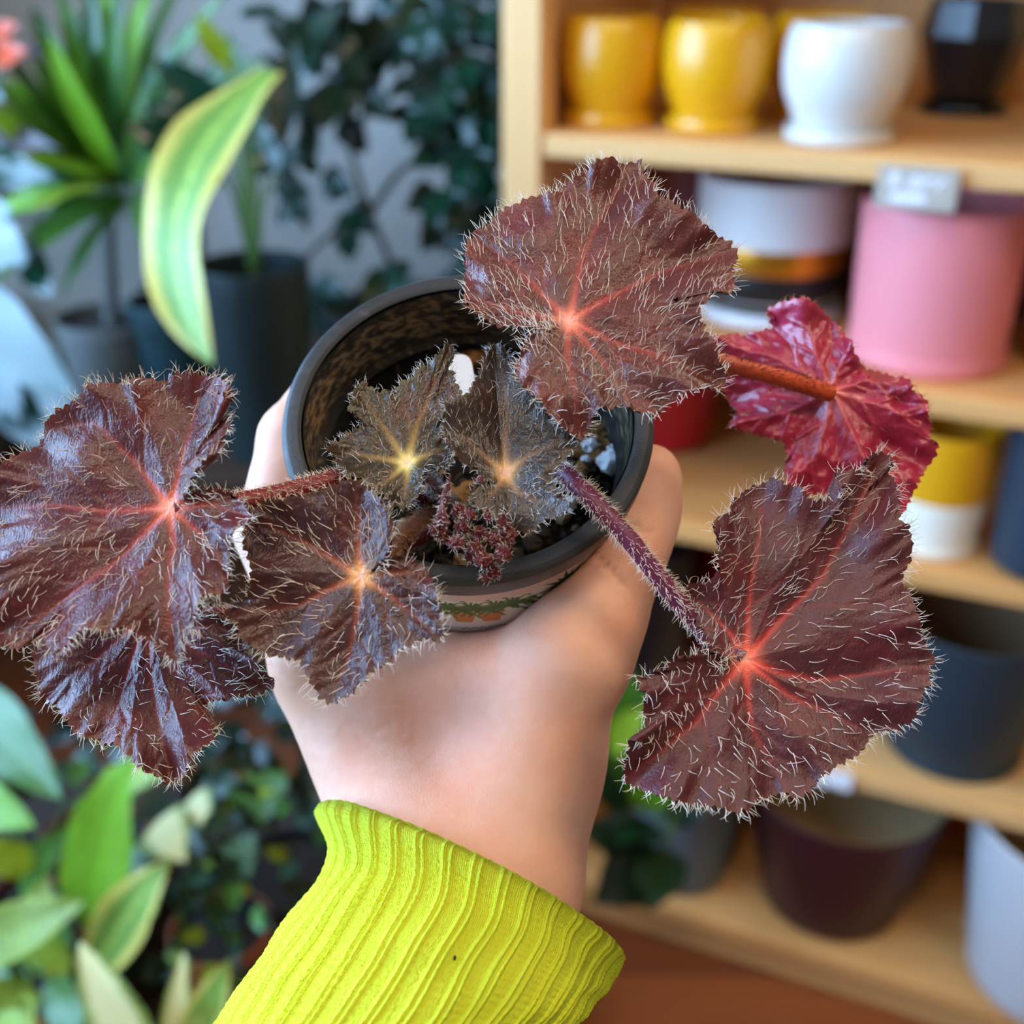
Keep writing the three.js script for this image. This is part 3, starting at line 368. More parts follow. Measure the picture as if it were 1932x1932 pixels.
leaf({ label: 'large wine red leaf with a glowing red centre beside the shelves', c: [1407, 1243], d: 0.247, n: [0.06, 0.20, 0.97], mat: leafMat(0.46), col: WINE, hairs: 600, lean: [0.35, -0.1, 0.1], cup: 0.02, fringe: 1.2, core: 0.0029,
  pts: z5([[560, 1060], [500, 1040], [470, 950], [430, 880], [390, 800], [390, 720], [430, 700], [490, 710], [530, 640], [530, 560], [540, 510], [510, 460], [510, 390], [570, 370], [620, 340], [620, 290], [680, 240], [750, 200], [820, 175], [880, 210], [940, 240], [970, 290], [1040, 305], [1120, 305], [1160, 290], [1150, 220], [1120, 150], [1190, 150], [1270, 160], [1290, 100], [1320, 60], [1390, 40], [1430, 80], [1400, 120], [1430, 180], [1440, 240], [1430, 320], [1420, 400], [1480, 430], [1490, 500], [1490, 590], [1450, 680], [1460, 730], [1500, 760], [1505, 860], [1540, 960], [1580, 1020], [1640, 1090], [1590, 1140], [1580, 1200], [1530, 1270], [1500, 1320], [1510, 1390], [1440, 1440], [1360, 1450], [1310, 1470], [1280, 1530], [1190, 1590], [1130, 1620], [1040, 1680], [1000, 1740], [920, 1780], [860, 1750], [790, 1780], [720, 1790], [680, 1840], [610, 1850], [560, 1830], [500, 1820], [430, 1810], [340, 1800], [250, 1770], [160, 1740], [90, 1700], [80, 1630], [90, 1570], [80, 1500], [150, 1490], [180, 1440], [180, 1390], [160, 1330], [180, 1280], [140, 1230], [130, 1190], [200, 1160], [270, 1150], [300, 1090], [370, 1080], [420, 1070], [480, 1045], [530, 1060], [560, 1135], [600, 1100]]),
  veins: [z5([[715, 700], [800, 200]]), z5([[870, 880], [1080, 660], [1380, 60]]), z5([[860, 1150], [1060, 1190], [1600, 1120]]), z5([[715, 1420], [900, 1760]]), z5([[540, 1260], [440, 1400], [100, 1680]]), z5([[620, 960], [420, 760]]), z5([[900, 1260], [1300, 1450]])] });

// stems
function stem(path, r0, r1, mat, hairsPerMm, hl, hm, label) {
  const c = new THREE.CatmullRomCurve3(path.map((p) => cam(...p))), S = 60, R = 14, fr = c.computeFrenetFrames(S), pos = [], nor = [], idx = [], H = new Hairs(), q = V(), n = V(), d = V();
  for (let i = 0; i <= S; i++) { const t = i / S, p = c.getPointAt(t), r = mix(r0, r1, t); for (let k = 0; k <= R; k++) { const a = k / R * Math.PI * 2; n.copy(fr.normals[i]).multiplyScalar(Math.cos(a)).addScaledVector(fr.binormals[i], Math.sin(a)); const e = r * (1 + 0.06 * noise3(i * 0.5, Math.cos(a), Math.sin(a))); pos.push(p.x + n.x * e, p.y + n.y * e, p.z + n.z * e); nor.push(n.x, n.y, n.z); if (i < S && k < R) { const u = i * (R + 1) + k; idx.push(u, u + 1, u + R + 1, u + 1, u + R + 2, u + R + 1); } } }
  const L = c.getLength(); for (let k = 0; k < L * 1000 * hairsPerMm; k++) { const t = rnd(), i = Math.min(S, Math.round(t * S)), a = rr(0, 6.283), p = c.getPointAt(t), r = mix(r0, r1, t); n.copy(fr.normals[i]).multiplyScalar(Math.cos(a)).addScaledVector(fr.binormals[i], Math.sin(a)); q.copy(p).addScaledVector(n, r * 0.97); d.copy(n).multiplyScalar(0.8).addScaledVector(fr.tangents[i], rr(-0.4, 0.9)).add(V(rr(-0.25, 0.25), rr(-0.25, 0.25), rr(-0.25, 0.25))).normalize(); H.add(q, d, V(rr(-0.6, 0.6), rr(-0.6, 0.6), rr(-0.6, 0.6)).addScaledVector(fr.tangents[i], 0.5), rr(0.0008, 0.0021) * hl, rr(0.00006, 0.0001), 4); }
  const g = new THREE.BufferGeometry(); g.setAttribute('position', new THREE.Float32BufferAttribute(pos, 3)); g.setAttribute('normal', new THREE.Float32BufferAttribute(nor, 3)); g.setIndex(idx); g.applyMatrix4(CM);
  const o = worldPart('leaf_stalk', g, mat, begonia, label), hg = H.geo().applyMatrix4(CM); hg.applyMatrix4(begonia.matrixWorld.clone().invert()); part('stalk_hair', hg, hm, o).userData.kind = 'stuff';
}
const stalk = (c) => std({ color: c, roughness: 0.5, bumpMap: grainTex, bumpScale: 0.0001 });
stem([[842, 985, 0.272], [780, 925, 0.262], [690, 893, 0.254], [590, 915, 0.248], [460, 945, 0.243], [330, 962, 0.2395]], 0.0020, 0.0021, stalk('#741c1c'), 26, 0.9, hairM, 'red hairy stalk');
stem([[985, 935, 0.272], [1045, 885, 0.258], [1100, 925, 0.249], [1180, 1010, 0.246], [1260, 1110, 0.248], [1330, 1190, 0.251], [1400, 1243, 0.2485]], 0.0019, 0.0021, stalk('#6a2546'), 24, 1.0, hairM, 'purple hairy stalk');
stem([[1010, 860, 0.275], [1130, 720, 0.272], [1250, 650, 0.272], [1360, 683, 0.272], [1470, 712, 0.275], [1568, 742, 0.2795]], 0.0020, 0.0021, stalk('#c0481e'), 26, 0.8, hairRust, 'orange hairy stalk');
stem([[860, 950, 0.272], [800, 975, 0.260], [750, 1020, 0.249], [700, 1080, 0.2385]], 0.0016, 0.0018, stalk('#7a5040'), 30, 0.8, hairTan, 'brown fuzzy stalk');
stem([[840, 990, 0.272], [700, 1060, 0.266], [480, 1150, 0.268], [280, 1160, 0.2635]], 0.0017, 0.0018, stalk('#8a3030'), 14, 0.9, hairM);
stem([[905, 960, 0.272], [930, 840, 0.266], [1000, 700, 0.258], [1072, 606, 0.2475]], 0.0018, 0.0019, stalk('#9a3428'), 12, 0.8, hairM);
stem([[850, 960, 0.272], [825, 925, 0.262], [800, 900, 0.255], [770, 873, 0.249]], 0.0015, 0.0015, stalk('#9a5a60'), 30, 1.1, hairPale, 'pinkish stalk with white down');
stem([[880, 970, 0.272], [910, 935, 0.258], [952, 892, 0.247]], 0.0014, 0.0014, stalk('#a08a4a'), 20, 0.8, hairM);
// unfurling young leaves: crumpled, densely haired lobes
{
  const ym = std({ color: '#560a10', roughness: 0.5, bumpMap: grainTex, bumpScale: 0.0003 });
  const rt = begonia.matrixWorld.clone().invert().multiply(CM);
  const lobes = [[840, 935, 6, 34, 0.24], [825, 996, 14, 16], [835, 975, 10, 16], [866, 963, 13, 12], [884, 972, 12, 11], [872, 992, 14, 13], [842, 1012, 14, 12], [862, 1024, 14, 12], [920, 972, 6, 13], [947, 984, 7, 16, 0.3], [958, 1008, 14, 20], [931, 1016, 13, 12], [905, 1005, 12, 12], [898, 1034, 14, 14], [948, 1044, 14, 16], [912, 1056, 16, 14], [886, 1046, 10, 12], [930, 1078, 13, 12], [916, 1090, 9, 8], [955, 1030, 10, 12]];
  lobes.forEach(([px, py, rx, ry, tilt = 0], k) => {
    const d = 0.238 + 0.004 * noise3(k * 3.1, 1, 2), s = d / FPX, c = cam(px, py, d), g = new THREE.IcosahedronGeometry(1, 7), p = g.attributes.position, H = new Hairs(), q = V(), b = V();
    for (let i = 0; i < p.count; i++) { q.fromBufferAttribute(p, i); const taper = 1 - 0.45 * cl(q.y, 0, 1), e = 1 + 0.30 * Math.abs(noise3(q.x * 2.1 + k * 7, q.y * 2.1, q.z * 2.1)) + 0.22 * noise3(q.x * 5 + k, q.y * 5, q.z * 5); b.set(q.x * taper * rx * e, q.y * ry * e, q.z * rx * taper * e).multiplyScalar(s).applyAxisAngle(V(0, 0, 1), -tilt).add(c); p.setXYZ(i, b.x, b.y, b.z); }
    g.deleteAttribute('uv'); g.computeVertexNormals(); const nn = g.attributes.normal;
    const count = Math.round((rx + 6) * (ry + 4) * 0.13); for (let h = 0; h < count; h++) { const i = Math.floor(rnd() * p.count); q.fromBufferAttribute(p, i); b.fromBufferAttribute(nn, i); H.add(q, b.clone().add(V(rr(-0.6, 0.6), rr(-0.6, 0.6), rr(-0.2, 0.4))).normalize(), V(rr(-1.4, 1.4), rr(-1.4, 1.4), rr(-1, 1)), rr(0.0007, 0.0017), rr(0.00004, 0.00007), 4); }
    g.applyMatrix4(rt); g.computeVertexNormals(); const o = part('young_leaf', g, ym, begonia, 'crumpled dark red young leaf'); part('leaf_hair', H.geo().applyMatrix4(rt), hairM, o).userData.kind = 'stuff';
  });
}
// white plastic plant label pushed into the soil
{
  const sh = new THREE.Shape(); sh.moveTo(-0.0027, -0.018); sh.lineTo(0.0027, -0.018); sh.lineTo(0.0027, 0.004); sh.quadraticCurveTo(0.0024, 0.0062, 0.0005, 0.0064); sh.lineTo(-0.0012, 0.0064); sh.quadraticCurveTo(-0.0027, 0.006, -0.0027, 0.004); sh.lineTo(-0.0027, -0.018);
  const g = new THREE.ExtrudeGeometry(sh, { depth: 0.0007, bevelEnabled: true, bevelSize: 0.0002, bevelThickness: 0.0002, bevelSegments: 2 });
  const o = shadows(new THREE.Mesh(g, std({ color: '#eef2f6', roughness: 0.35 }))); o.name = 'plant_label'; scene.add(o); tag(o, 'white plastic plant label stuck in the soil', 'tag');
  o.position.copy(at(872, 716, 0.279)); o.quaternion.copy(camQ).multiply(new THREE.Quaternion().setFromEuler(new THREE.Euler(-0.45, 0.2, 0.16)));
}

// ------------------------------------------------------------------ the hand and its sleeve
function surfaceNet(lo, hi, cell, f) {                                    // meshes the zero level of f on a grid
  const nx = Math.ceil((hi.x - lo.x) / cell), ny = Math.ceil((hi.y - lo.y) / cell), nz = Math.ceil((hi.z - lo.z) / cell), X = nx + 1, XY = X * (ny + 1), v = new Float32Array(XY * (nz + 1)), vert = new Int32Array(XY * (nz + 1)).fill(-1), pos = [], idx = [];
  for (let k = 0; k <= nz; k++) for (let j = 0; j <= ny; j++) for (let i = 0; i <= nx; i++) v[i + j * X + k * XY] = f(lo.x + i * cell, lo.y + j * cell, lo.z + k * cell);
  const E = []; for (let a = 0; a < 8; a++) for (const b of [1, 2, 4]) if (!(a & b)) E.push([a, a | b]);
  const offs = [0, 1, X, X + 1, XY, XY + 1, XY + X, XY + X + 1];
  for (let k = 0; k < nz; k++) for (let j = 0; j < ny; j++) for (let i = 0; i < nx; i++) {
    const c = i + j * X + k * XY; let s = 0, x = 0, y = 0, z = 0, n = 0; for (let a = 0; a < 8; a++) if (v[c + offs[a]] < 0) s |= 1 << a; if (s === 0 || s === 255) continue;
    for (const [a, b] of E) { const p = v[c + offs[a]], q = v[c + offs[b]]; if ((p < 0) === (q < 0)) continue; const t = p / (p - q), l = (m, w) => ((a >> w) & 1) * (1 - t) + ((b >> w) & 1) * t; x += l(0, 0); y += l(0, 1); z += l(0, 2); n++; }
    vert[c] = pos.length / 3; pos.push(lo.x + (i + x / n) * cell, lo.y + (j + y / n) * cell, lo.z + (k + z / n) * cell);
  }
  for (let k = 1; k < nz; k++) for (let j = 1; j < ny; j++) for (let i = 1; i < nx; i++) {
    const c = i + j * X + k * XY, q = (a, b, d, e, flip) => { const w = [vert[a], vert[b], vert[d], vert[e]]; if (w.some((t) => t < 0)) return; if (!flip) idx.push(w[0], w[1], w[2], w[0], w[2], w[3]); else idx.push(w[0], w[2], w[1], w[0], w[3], w[2]); };
    if ((v[c] < 0) !== (v[c + 1] < 0)) q(c, c - X, c - X - XY, c - XY, v[c] >= 0);
    if ((v[c] < 0) !== (v[c + X] < 0)) q(c, c - XY, c - XY - 1, c - 1, v[c] >= 0);
    if ((v[c] < 0) !== (v[c + XY] < 0)) q(c, c - 1, c - 1 - X, c - X, v[c] >= 0);
  }
  return { pos: new Float32Array(pos), idx };
}
const person = thing('person', 'hand in a neon yellow ribbed sleeve gripping the begonia pot', 'person', at(560, 2100, 0.24).toArray());
{
  const J = (px, py, d, r) => ({ p: cam(px, py, d), r });
  const bones = [];                                                        // [joint, joint, how softly it joins]
  const chain = (k, ...js) => { for (let i = 0; i + 1 < js.length; i++) bones.push([js[i], js[i + 1], k]); };
  const wL = J(786, 1595, 0.281, 0.0172), wM = J(850, 1620, 0.277, 0.0190), wR = J(940, 1660, 0.275, 0.0160);
  chain(0.008, J(800, 1880, 0.266, 0.0150), wL, J(640, 1290, 0.299, 0.0150));
  chain(0.008, J(775, 1950, 0.258, 0.0185), wM, J(800, 1345, 0.296, 0.0160));
  chain(0.008, J(830, 1980, 0.256, 0.016), wR, J(940, 1410, 0.291, 0.0155));
  chain(0.013, wR, J(1000, 1430, 0.281, 0.0152), J(1072, 1250, 0.274, 0.0118));
  // the web between thumb and first finger
  chain(0.013, J(600, 1215, 0.291, 0.0118), J(760, 1285, 0.290, 0.0108), J(890, 1300, 0.287, 0.0096), J(1005, 1288, 0.283, 0.0092), J(1092, 1215, 0.277, 0.0098));
  // thumb
  chain(0.008, J(1078, 1235, 0.274, 0.0114), J(1130, 1138, 0.278, 0.0102), J(1170, 1035, 0.281, 0.0098), J(1198, 960, 0.285, 0.0093), J(1224, 898, 0.290, 0.0080));
  // fingers, wrapped round the far side of the pot
  chain(0.003, J(600, 1205, 0.292, 0.0115), J(518, 1000, 0.296, 0.0098), J(556, 828, 0.304, 0.0091), J(628, 722, 0.321, 0.0082), J(720, 690, 0.338, 0.0072));
  chain(0.003, J(612, 1250, 0.303, 0.0115), J(545, 1080, 0.316, 0.0095), J(580, 950, 0.334, 0.0088), J(670, 870, 0.352, 0.0080), J(750, 840, 0.362, 0.0072));
  chain(0.003, J(632, 1310, 0.311, 0.0112), J(575, 1160, 0.330, 0.0092), J(610, 1040, 0.350, 0.0084), J(700, 980, 0.364, 0.0076));
  chain(0.003, J(660, 1380, 0.312, 0.0108), J(610, 1250, 0.338, 0.0084), J(650, 1150, 0.357, 0.0076), J(720, 1110, 0.368, 0.0068));
  const B = bones.map(([a, b, k]) => { const d = b.p.clone().sub(a.p); return [a.p.x, a.p.y, a.p.z, d.x, d.y, d.z, d.lengthSq(), a.r, b.r, k]; });
  const crease = [[1118, 1042], [1142, 1068], [1163, 1092], [1184, 1112]].map(([x, y]) => cam(x, y, 0.268)), crease2 = [[1172, 985], [1200, 1000], [1222, 1008]].map(([x, y]) => cam(x, y, 0.277));
  const pn = POTN, pc = RIMC, tmp = V();
  const f = (x, y, z) => {
    let s = 1; for (const b of B) { const X = x - b[0], Y = y - b[1], Z = z - b[2], t = cl((X * b[3] + Y * b[4] + Z * b[5]) / b[6], 0, 1), d = Math.hypot(X - b[3] * t, Y - b[4] * t, Z - b[5] * t) - (b[7] + (b[8] - b[7]) * t), k = b[9], h = Math.max(k - Math.abs(s - d), 0) / k; s = Math.min(s, d) - h * h * k * 0.25; }
    if (s > 0.012) return s;
    const dx = x - pc.x, dy = y - pc.y, dz = z - pc.z, hh = -(dx * pn.x + dy * pn.y + dz * pn.z), rad = Math.sqrt(Math.max(0, dx * dx + dy * dy + dz * dz - hh * hh)), pr = hh < 0.0086 ? RIMR : wallR(hh), pot = Math.max(rad - pr - 0.0007, hh - POTH - 0.0007, -hh - 0.0004);   // flesh gives way to the pot
    for (const cr of [crease, crease2]) for (let i = 0; i + 1 < cr.length; i++) { const a = cr[i], b = cr[i + 1], ex = b.x - a.x, ey = b.y - a.y, q = Math.max(0, Math.min(1, ((x - a.x) * ex + (y - a.y) * ey) / (ex * ex + ey * ey))), d2 = Math.hypot(x - a.x - ex * q, y - a.y - ey * q); if (d2 < 0.003) s += 0.00035 * Math.exp(-(d2 / 0.0007) * (d2 / 0.0007)); }
    s += 0.00009 * noise3(x * 900, y * 900, z * 900);
    return Math.max(s, -pot);
  };
  const lo = V(1, 1, 1).multiplyScalar(9), hi = lo.clone().negate(); for (const [a, b] of bones) for (const j of [a, b]) { lo.min(j.p.clone().subScalar(j.r + 0.006)); hi.max(j.p.clone().addScalar(j.r + 0.006)); }
  const { pos, idx } = surfaceNet(lo, hi, 0.0013, f), n = pos.length / 3, nor = new Float32Array(n * 3), col = new Float32Array(n * 3), uv = new Float32Array(n * 2), e = 0.0009, g0 = V();
  const reds = [[900, 1215, 0.283, 0.020], [1165, 1030, 0.272, 0.016], [1225, 890, 0.285, 0.010], [600, 1330, 0.285, 0.030], [840, 1420, 0.27, 0.018]].map(([a, b, d, r]) => [cam(a, b, d), r]);
  for (let i = 0; i < n; i++) {
    const x = pos[i * 3], y = pos[i * 3 + 1], z = pos[i * 3 + 2]; g0.set(f(x + e, y, z) - f(x - e, y, z), f(x, y + e, z) - f(x, y - e, z), f(x, y, z + e) - f(x, y, z - e)).normalize(); nor.set([g0.x, g0.y, g0.z], i * 3); uv.set([x * 120, y * 120 + z * 60], i * 2);
    let k = 0.35 + 0.5 * fbm(x * 45, y * 45, z * 45) + 0.12 * noise3(x * 300, y * 300, z * 300); for (const [c, r] of reds) { tmp.set(x, y, z); k += 0.45 * Math.exp(-tmp.distanceToSquared(c) / (r * r)); } k = cl(k, 0, 1);
    col.set([mix(0.76, 0.72, k), mix(0.445, 0.33, k), mix(0.315, 0.205, k)], i * 3);
  }
  const g = new THREE.BufferGeometry(); g.setAttribute('position', new THREE.BufferAttribute(pos, 3)); g.setAttribute('normal', new THREE.BufferAttribute(nor, 3)); g.setAttribute('color', new THREE.BufferAttribute(col, 3)); g.setAttribute('uv', new THREE.BufferAttribute(uv, 2)); g.setIndex(idx); g.applyMatrix4(CM);
  const skin = phy({ vertexColors: true, roughness: 0.52, sheen: 0.25, sheenColor: new THREE.Color('#ffd9c8'), sheenRoughness: 0.5, bumpMap: withRep(grainTex, 1, 1), bumpScale: 0.00012 });
  const hand = worldPart('hand', g, skin, person, 'bare left hand');
  // thumbnail
  const ng = new THREE.SphereGeometry(1, 28, 18), np = ng.attributes.position; for (let i = 0; i < np.count; i++) { const x = np.getX(i), y = np.getY(i), z = np.getZ(i), sq = Math.pow(Math.abs(y), 1.4) * Math.sign(y); np.setXYZ(i, x * 0.0040, sq * 0.0060, z * 0.0008 - 0.0016 * x * x - 0.0008 * y * y); }
  ng.computeVertexNormals(); const qn = new THREE.Quaternion().setFromEuler(new THREE.Euler(-0.15, 0.30, -0.38));
  ng.applyQuaternion(qn).translate(...cam(1238, 903, 0.2815).toArray()).applyMatrix4(CM);
  worldPart('fingernail', ng, phy({ color: '#e4a892', roughness: 0.3, clearcoat: 0.2 }), hand, 'thumbnail');

  // ribbed sleeve: rings along the forearm, each from its two edge points and its near point
  const rings = [[[605, 1520, 0.285], [1163, 1802, 0.270], [905, 1612, 0.2465]], [[598, 1540, 0.285], [1164, 1822, 0.269], [895, 1630, 0.2445]], [[622, 1632, 0.280], [1143, 1860, 0.265], [880, 1715, 0.240]], [[548, 1735, 0.274], [1102, 1905, 0.258], [835, 1800, 0.232]], [[468, 1850, 0.267], [1050, 1965, 0.252], [770, 1905, 0.226]], [[382, 1985, 0.258], [985, 2050, 0.245], [695, 2010, 0.219]], [[300, 2140, 0.250], [905, 2170, 0.238], [610, 2150, 0.212]]].map(([l, r, t]) => { const L = cam(...l), R = cam(...r), c = L.clone().add(R).multiplyScalar(0.5); return [c, R.clone().sub(c), cam(...t).sub(c)]; });
  const curve = [0, 1, 2].map((k) => new THREE.CatmullRomCurve3(rings.map((r) => r[k]), false, 'catmullrom', 0.5)), NA = 1100, NL = 190, RIBS = 38, sp = [], su = [], si = [], ptAt = (k, t) => curve[k].getPoint(t);
  const a1 = V(), b1 = V(), c1 = V(), p = V(), nn = V();
  for (let j = 0; j <= NL; j++) {
    const t0 = (j - 8) / (NL - 8), t = Math.max(0, t0), c = ptAt(0, t), A = ptAt(1, t), Bv = ptAt(2, t), hem = j < 8 ? (8 - j) / 8 : 0;
    for (let i = 0; i <= NA; i++) {
      const w = i / NA * Math.PI * 2, cs = Math.cos(w), sn = Math.sin(w), ph = (i / NA * RIBS + 0.10 * noise3(i / NA * 9, t * 2.5, 3)) % 1, st = ((ph % 1) + 1) % 1, ridge = Math.exp(-Math.pow((st - 0.36) / 0.075, 2)) + 0.9 * Math.exp(-Math.pow((st - 0.62) / 0.075, 2)), fade = sm(t, 0.005, 0.05);
      const bulge = 1 + 0.022 * noise3(cs * 1.5, sn * 1.5, t * 5) - 0.012 * Math.exp(-Math.pow((t - 0.24) / 0.08, 2));
      p.copy(c).addScaledVector(A, cs * bulge).addScaledVector(Bv, sn * bulge); nn.copy(A).multiplyScalar(cs / A.lengthSq()).addScaledVector(Bv, sn / Bv.lengthSq()).normalize();
      const stitch = 0.00009 * Math.sin(t * 900 + (i % 2) * 1.6) + 0.00012 * noise3(i * 0.35, t * 240, 5);
      p.addScaledVector(nn, 0.0008 * ridge * fade + 0.0003 * (1 - fade) * Math.sin(i / NA * RIBS * 12.566) + stitch - hem * hem * 0.0022);
      if (hem) p.addScaledVector(c1.copy(ptAt(0, 0.02)).sub(ptAt(0, 0)).normalize(), hem * 0.0016 * (hem > 0.5 ? 1.6 : 0.2));
      sp.push(p.x, p.y, p.z); su.push(i / NA * RIBS * 0.85, t * 26);
      if (j < NL && i < NA) { const q = j * (NA + 1) + i; si.push(q, q + NA + 1, q + 1, q + 1, q + NA + 1, q + NA + 2); }
    }
  }
  const sg = new THREE.BufferGeometry(); sg.setAttribute('position', new THREE.Float32BufferAttribute(sp, 3)); sg.setAttribute('uv', new THREE.Float32BufferAttribute(su, 2)); sg.setIndex(si); sg.computeVertexNormals();
  const knit = dataTex(128, 128, (u, v) => { const c = (u * 8) % 1, a = Math.abs(c - 0.5) * 2, k = 0.5 + 0.5 * Math.sin((v * 8 + a * 0.5) * Math.PI * 2), e = Math.exp(-Math.pow((a - 0.5) / 0.3, 2)), q = 0.25 + 0.55 * k * e + 0.2 * per(u, v, 5, 5, 2); return [q, q, q]; }, false);
  const H = new Hairs(), sn = sg.attributes.normal; for (let k = 0; k < 5200; k++) { const i = Math.floor(rnd() * sn.count); nn.fromBufferAttribute(sn, i); p.fromArray(sp, i * 3); if (nn.z < -0.2) continue; H.add(p.clone(), nn.clone().add(V(rr(-1.2, 1.2), rr(-1.2, 1.2), rr(-0.6, 0.6))).normalize(), V(rr(-1.5, 1.5), rr(-1.5, 1.5), rr(-1, 1)), rr(0.0006, 0.0018), 0.000028, 3); }
  sg.applyMatrix4(CM);
  const yarn = phy({ color: '#d2dc24', roughness: 0.85, sheen: 0.6, sheenColor: new THREE.Color('#eaff50'), sheenRoughness: 0.6, side: THREE.DoubleSide, bumpMap: knit, bumpScale: 0.0004 });
  const sleeve = worldPart('sweater_sleeve', sg, yarn, person, 'neon yellow ribbed knit sleeve');
  part('wool_fuzz', H.geo().applyMatrix4(CM).applyMatrix4(person.matrixWorld.clone().invert()), yarn, sleeve).userData.kind = 'stuff';
  const speck = new THREE.IcosahedronGeometry(0.0004, 1).scale(0.7, 1.3, 0.7).translate(...cam(858, 1807, 0.2312).toArray()).applyMatrix4(CM); worldPart('soil_speck', speck, std({ color: '#1c2210', roughness: 0.9 }), sleeve);
}

// ------------------------------------------------------------------ plants on the window side
const leafTex = (f) => dataTex(64, 192, f);
const along = (u) => Math.abs(u - 0.5) * 2;
const T_green = leafTex((u, v) => { const a = along(u), rib = Math.exp(-Math.pow(a / 0.07, 2)), side = 0.5 + 0.5 * Math.sin((v * 22 - a * 4) * 6.28), n = per(u, v, 2, 3, 1); const k = 0.82 + 0.1 * n + 0.06 * side; return [k + 0.1 * rib, k + 0.12 * rib, k * 0.95 + 0.05 * rib]; });
const T_edge = leafTex((u, v) => { const a = along(u) + 0.16 * per(u, v, 3, 5, 2), m = sm(a, 0.5, 0.8), c = Math.exp(-Math.pow(a / 0.1, 2)); return [mix(0.42, 0.80, m) + 0.25 * c, mix(0.58, 0.75, m) + 0.18 * c, mix(0.22, 0.36, m) + 0.1 * c]; });
const T_cream = leafTex((u, v) => { const a = along(u) + 0.3 * per(u, v, 2.5, 5, 5), m = sm(a, 0.55, 0.95); return [mix(0.90, 0.40, m), mix(0.88, 0.50, m), mix(0.62, 0.14, m)]; });
const T_speck = leafTex((u, v) => { const k = sm(per(u, v, 7, 12, 2), -0.02, 0.28), e = sm(along(u), 0.75, 1); return [mix(0.62, 0.10, k * (1 - e)), mix(0.68, 0.26, k * (1 - e)), mix(0.24, 0.10, k * (1 - e))]; });
const lm = (color, map, rough = 0.38, extra = {}) => phy({ color, map, roughness: rough, side: THREE.DoubleSide, transmission: 0.18, thickness: 0, ...extra });
const LM = {
  bright: lm('#7fb512', T_green, 0.55), bright2: lm('#a3c020', T_green, 0.55), mid: lm('#4a7a22', T_green, 0.4), dark: lm('#17381c', T_green, 0.35), teal: lm('#0f3a34', T_green, 0.3), teal2: lm('#1b4a3a', T_green, 0.35), deep: lm('#0b2416', T_green, 0.4),
  strap: lm('#4c7a1c', T_green, 0.4), strap2: lm('#2f5a1c', T_green, 0.35), gloss: phy({ color: '#123a2a', map: T_green, roughness: 0.2, side: THREE.DoubleSide }), edge: lm('#ffffff', T_edge, 0.5), cream: lm('#ffffff', T_cream, 0.6), speck: lm('#ffffff', T_speck, 0.55), coral: lm('#e8552c', T_green, 0.3), plum: lm('#3a1c24', T_green, 0.35),
};
const SHAPES = { ovate: (t) => Math.pow(Math.sin(Math.PI * Math.pow(t, 0.72)), 0.8), strap: (t) => Math.min(1, 0.35 + t * 3) * Math.pow(1 - Math.pow(t, 3.2), 0.8), lance: (t) => Math.pow(Math.sin(Math.PI * Math.pow(t, 0.85)), 1.15), heart: (t) => (t < 0.12 ? Math.sqrt(t / 0.12) * 0.92 : Math.pow(1 - (t - 0.12) / 0.88, 0.75) * (0.92 + 0.35 * Math.sin((t - 0.12) * 3.3))) };
function blade(p0, p1, width, hint = V(0, 0.6, 0.8), sag = 0.12, shape = 'ovate', fold = 0.25, wave = 0.04, NS = 16, ctrl = null, NW = 6) {
  const L = p0.distanceTo(p1), up = V().copy(hint).normalize(), mid = ctrl ?? p0.clone().add(p1).multiplyScalar(0.5).addScaledVector(up, L * sag), c = new THREE.QuadraticBezierCurve3(p0, mid, p1), pos = [], uv = [], idx = [], ph = rr(0, 6), f = SHAPES[shape];
  for (let i = 0; i <= NS; i++) {
    const t = i / NS, p = c.getPoint(t), tg = c.getTangent(t), side = V().crossVectors(tg, up).normalize(), nn = V().crossVectors(side, tg).normalize(), w = width * 0.5 * Math.max(0.015, f(t));
    for (let k = 0; k <= NW; k++) { const s = k / NW * 2 - 1, q = p.clone().addScaledVector(side, s * w).addScaledVector(nn, Math.abs(s) * w * fold + wave * width * Math.sin(t * 13 + s * 2 + ph) * s * s); pos.push(q.x, q.y, q.z); uv.push((s + 1) / 2, t); if (i < NS && k < NW) { const a = i * (NW + 1) + k; idx.push(a, a + 1, a + NW + 1, a + 1, a + NW + 2, a + NW + 1); } }
  }
  const g = new THREE.BufferGeometry(); g.setAttribute('position', new THREE.Float32BufferAttribute(pos, 3)); g.setAttribute('uv', new THREE.Float32BufferAttribute(uv, 2)); g.setIndex(idx); g.computeVertexNormals(); return g;
}
const tube = (pts, r0, r1 = r0, S = 20) => { const c = new THREE.CatmullRomCurve3(pts), g = new THREE.TubeGeometry(c, S, 1, 7), p = g.attributes.position, q = V(); for (let i = 0; i < p.count; i++) { const t = Math.floor(i / 8) / S, o = c.getPointAt(cl(t, 0, 1)); q.fromBufferAttribute(p, i).sub(o).multiplyScalar(mix(r0, r1, t)).add(o); p.setXYZ(i, q.x, q.y, q.z); } return g; };
const stemGreen = std({ color: '#4a6a2a', roughness: 0.6 }), stemBrown = std({ color: '#3c3a34', roughness: 0.75 }), soilM = std({ color: '#1c130c', roughness: 0.95 });
const toWindow = V(-0.24, 0.44, 0.86), toCam = V(0, 0.45, 0.9);
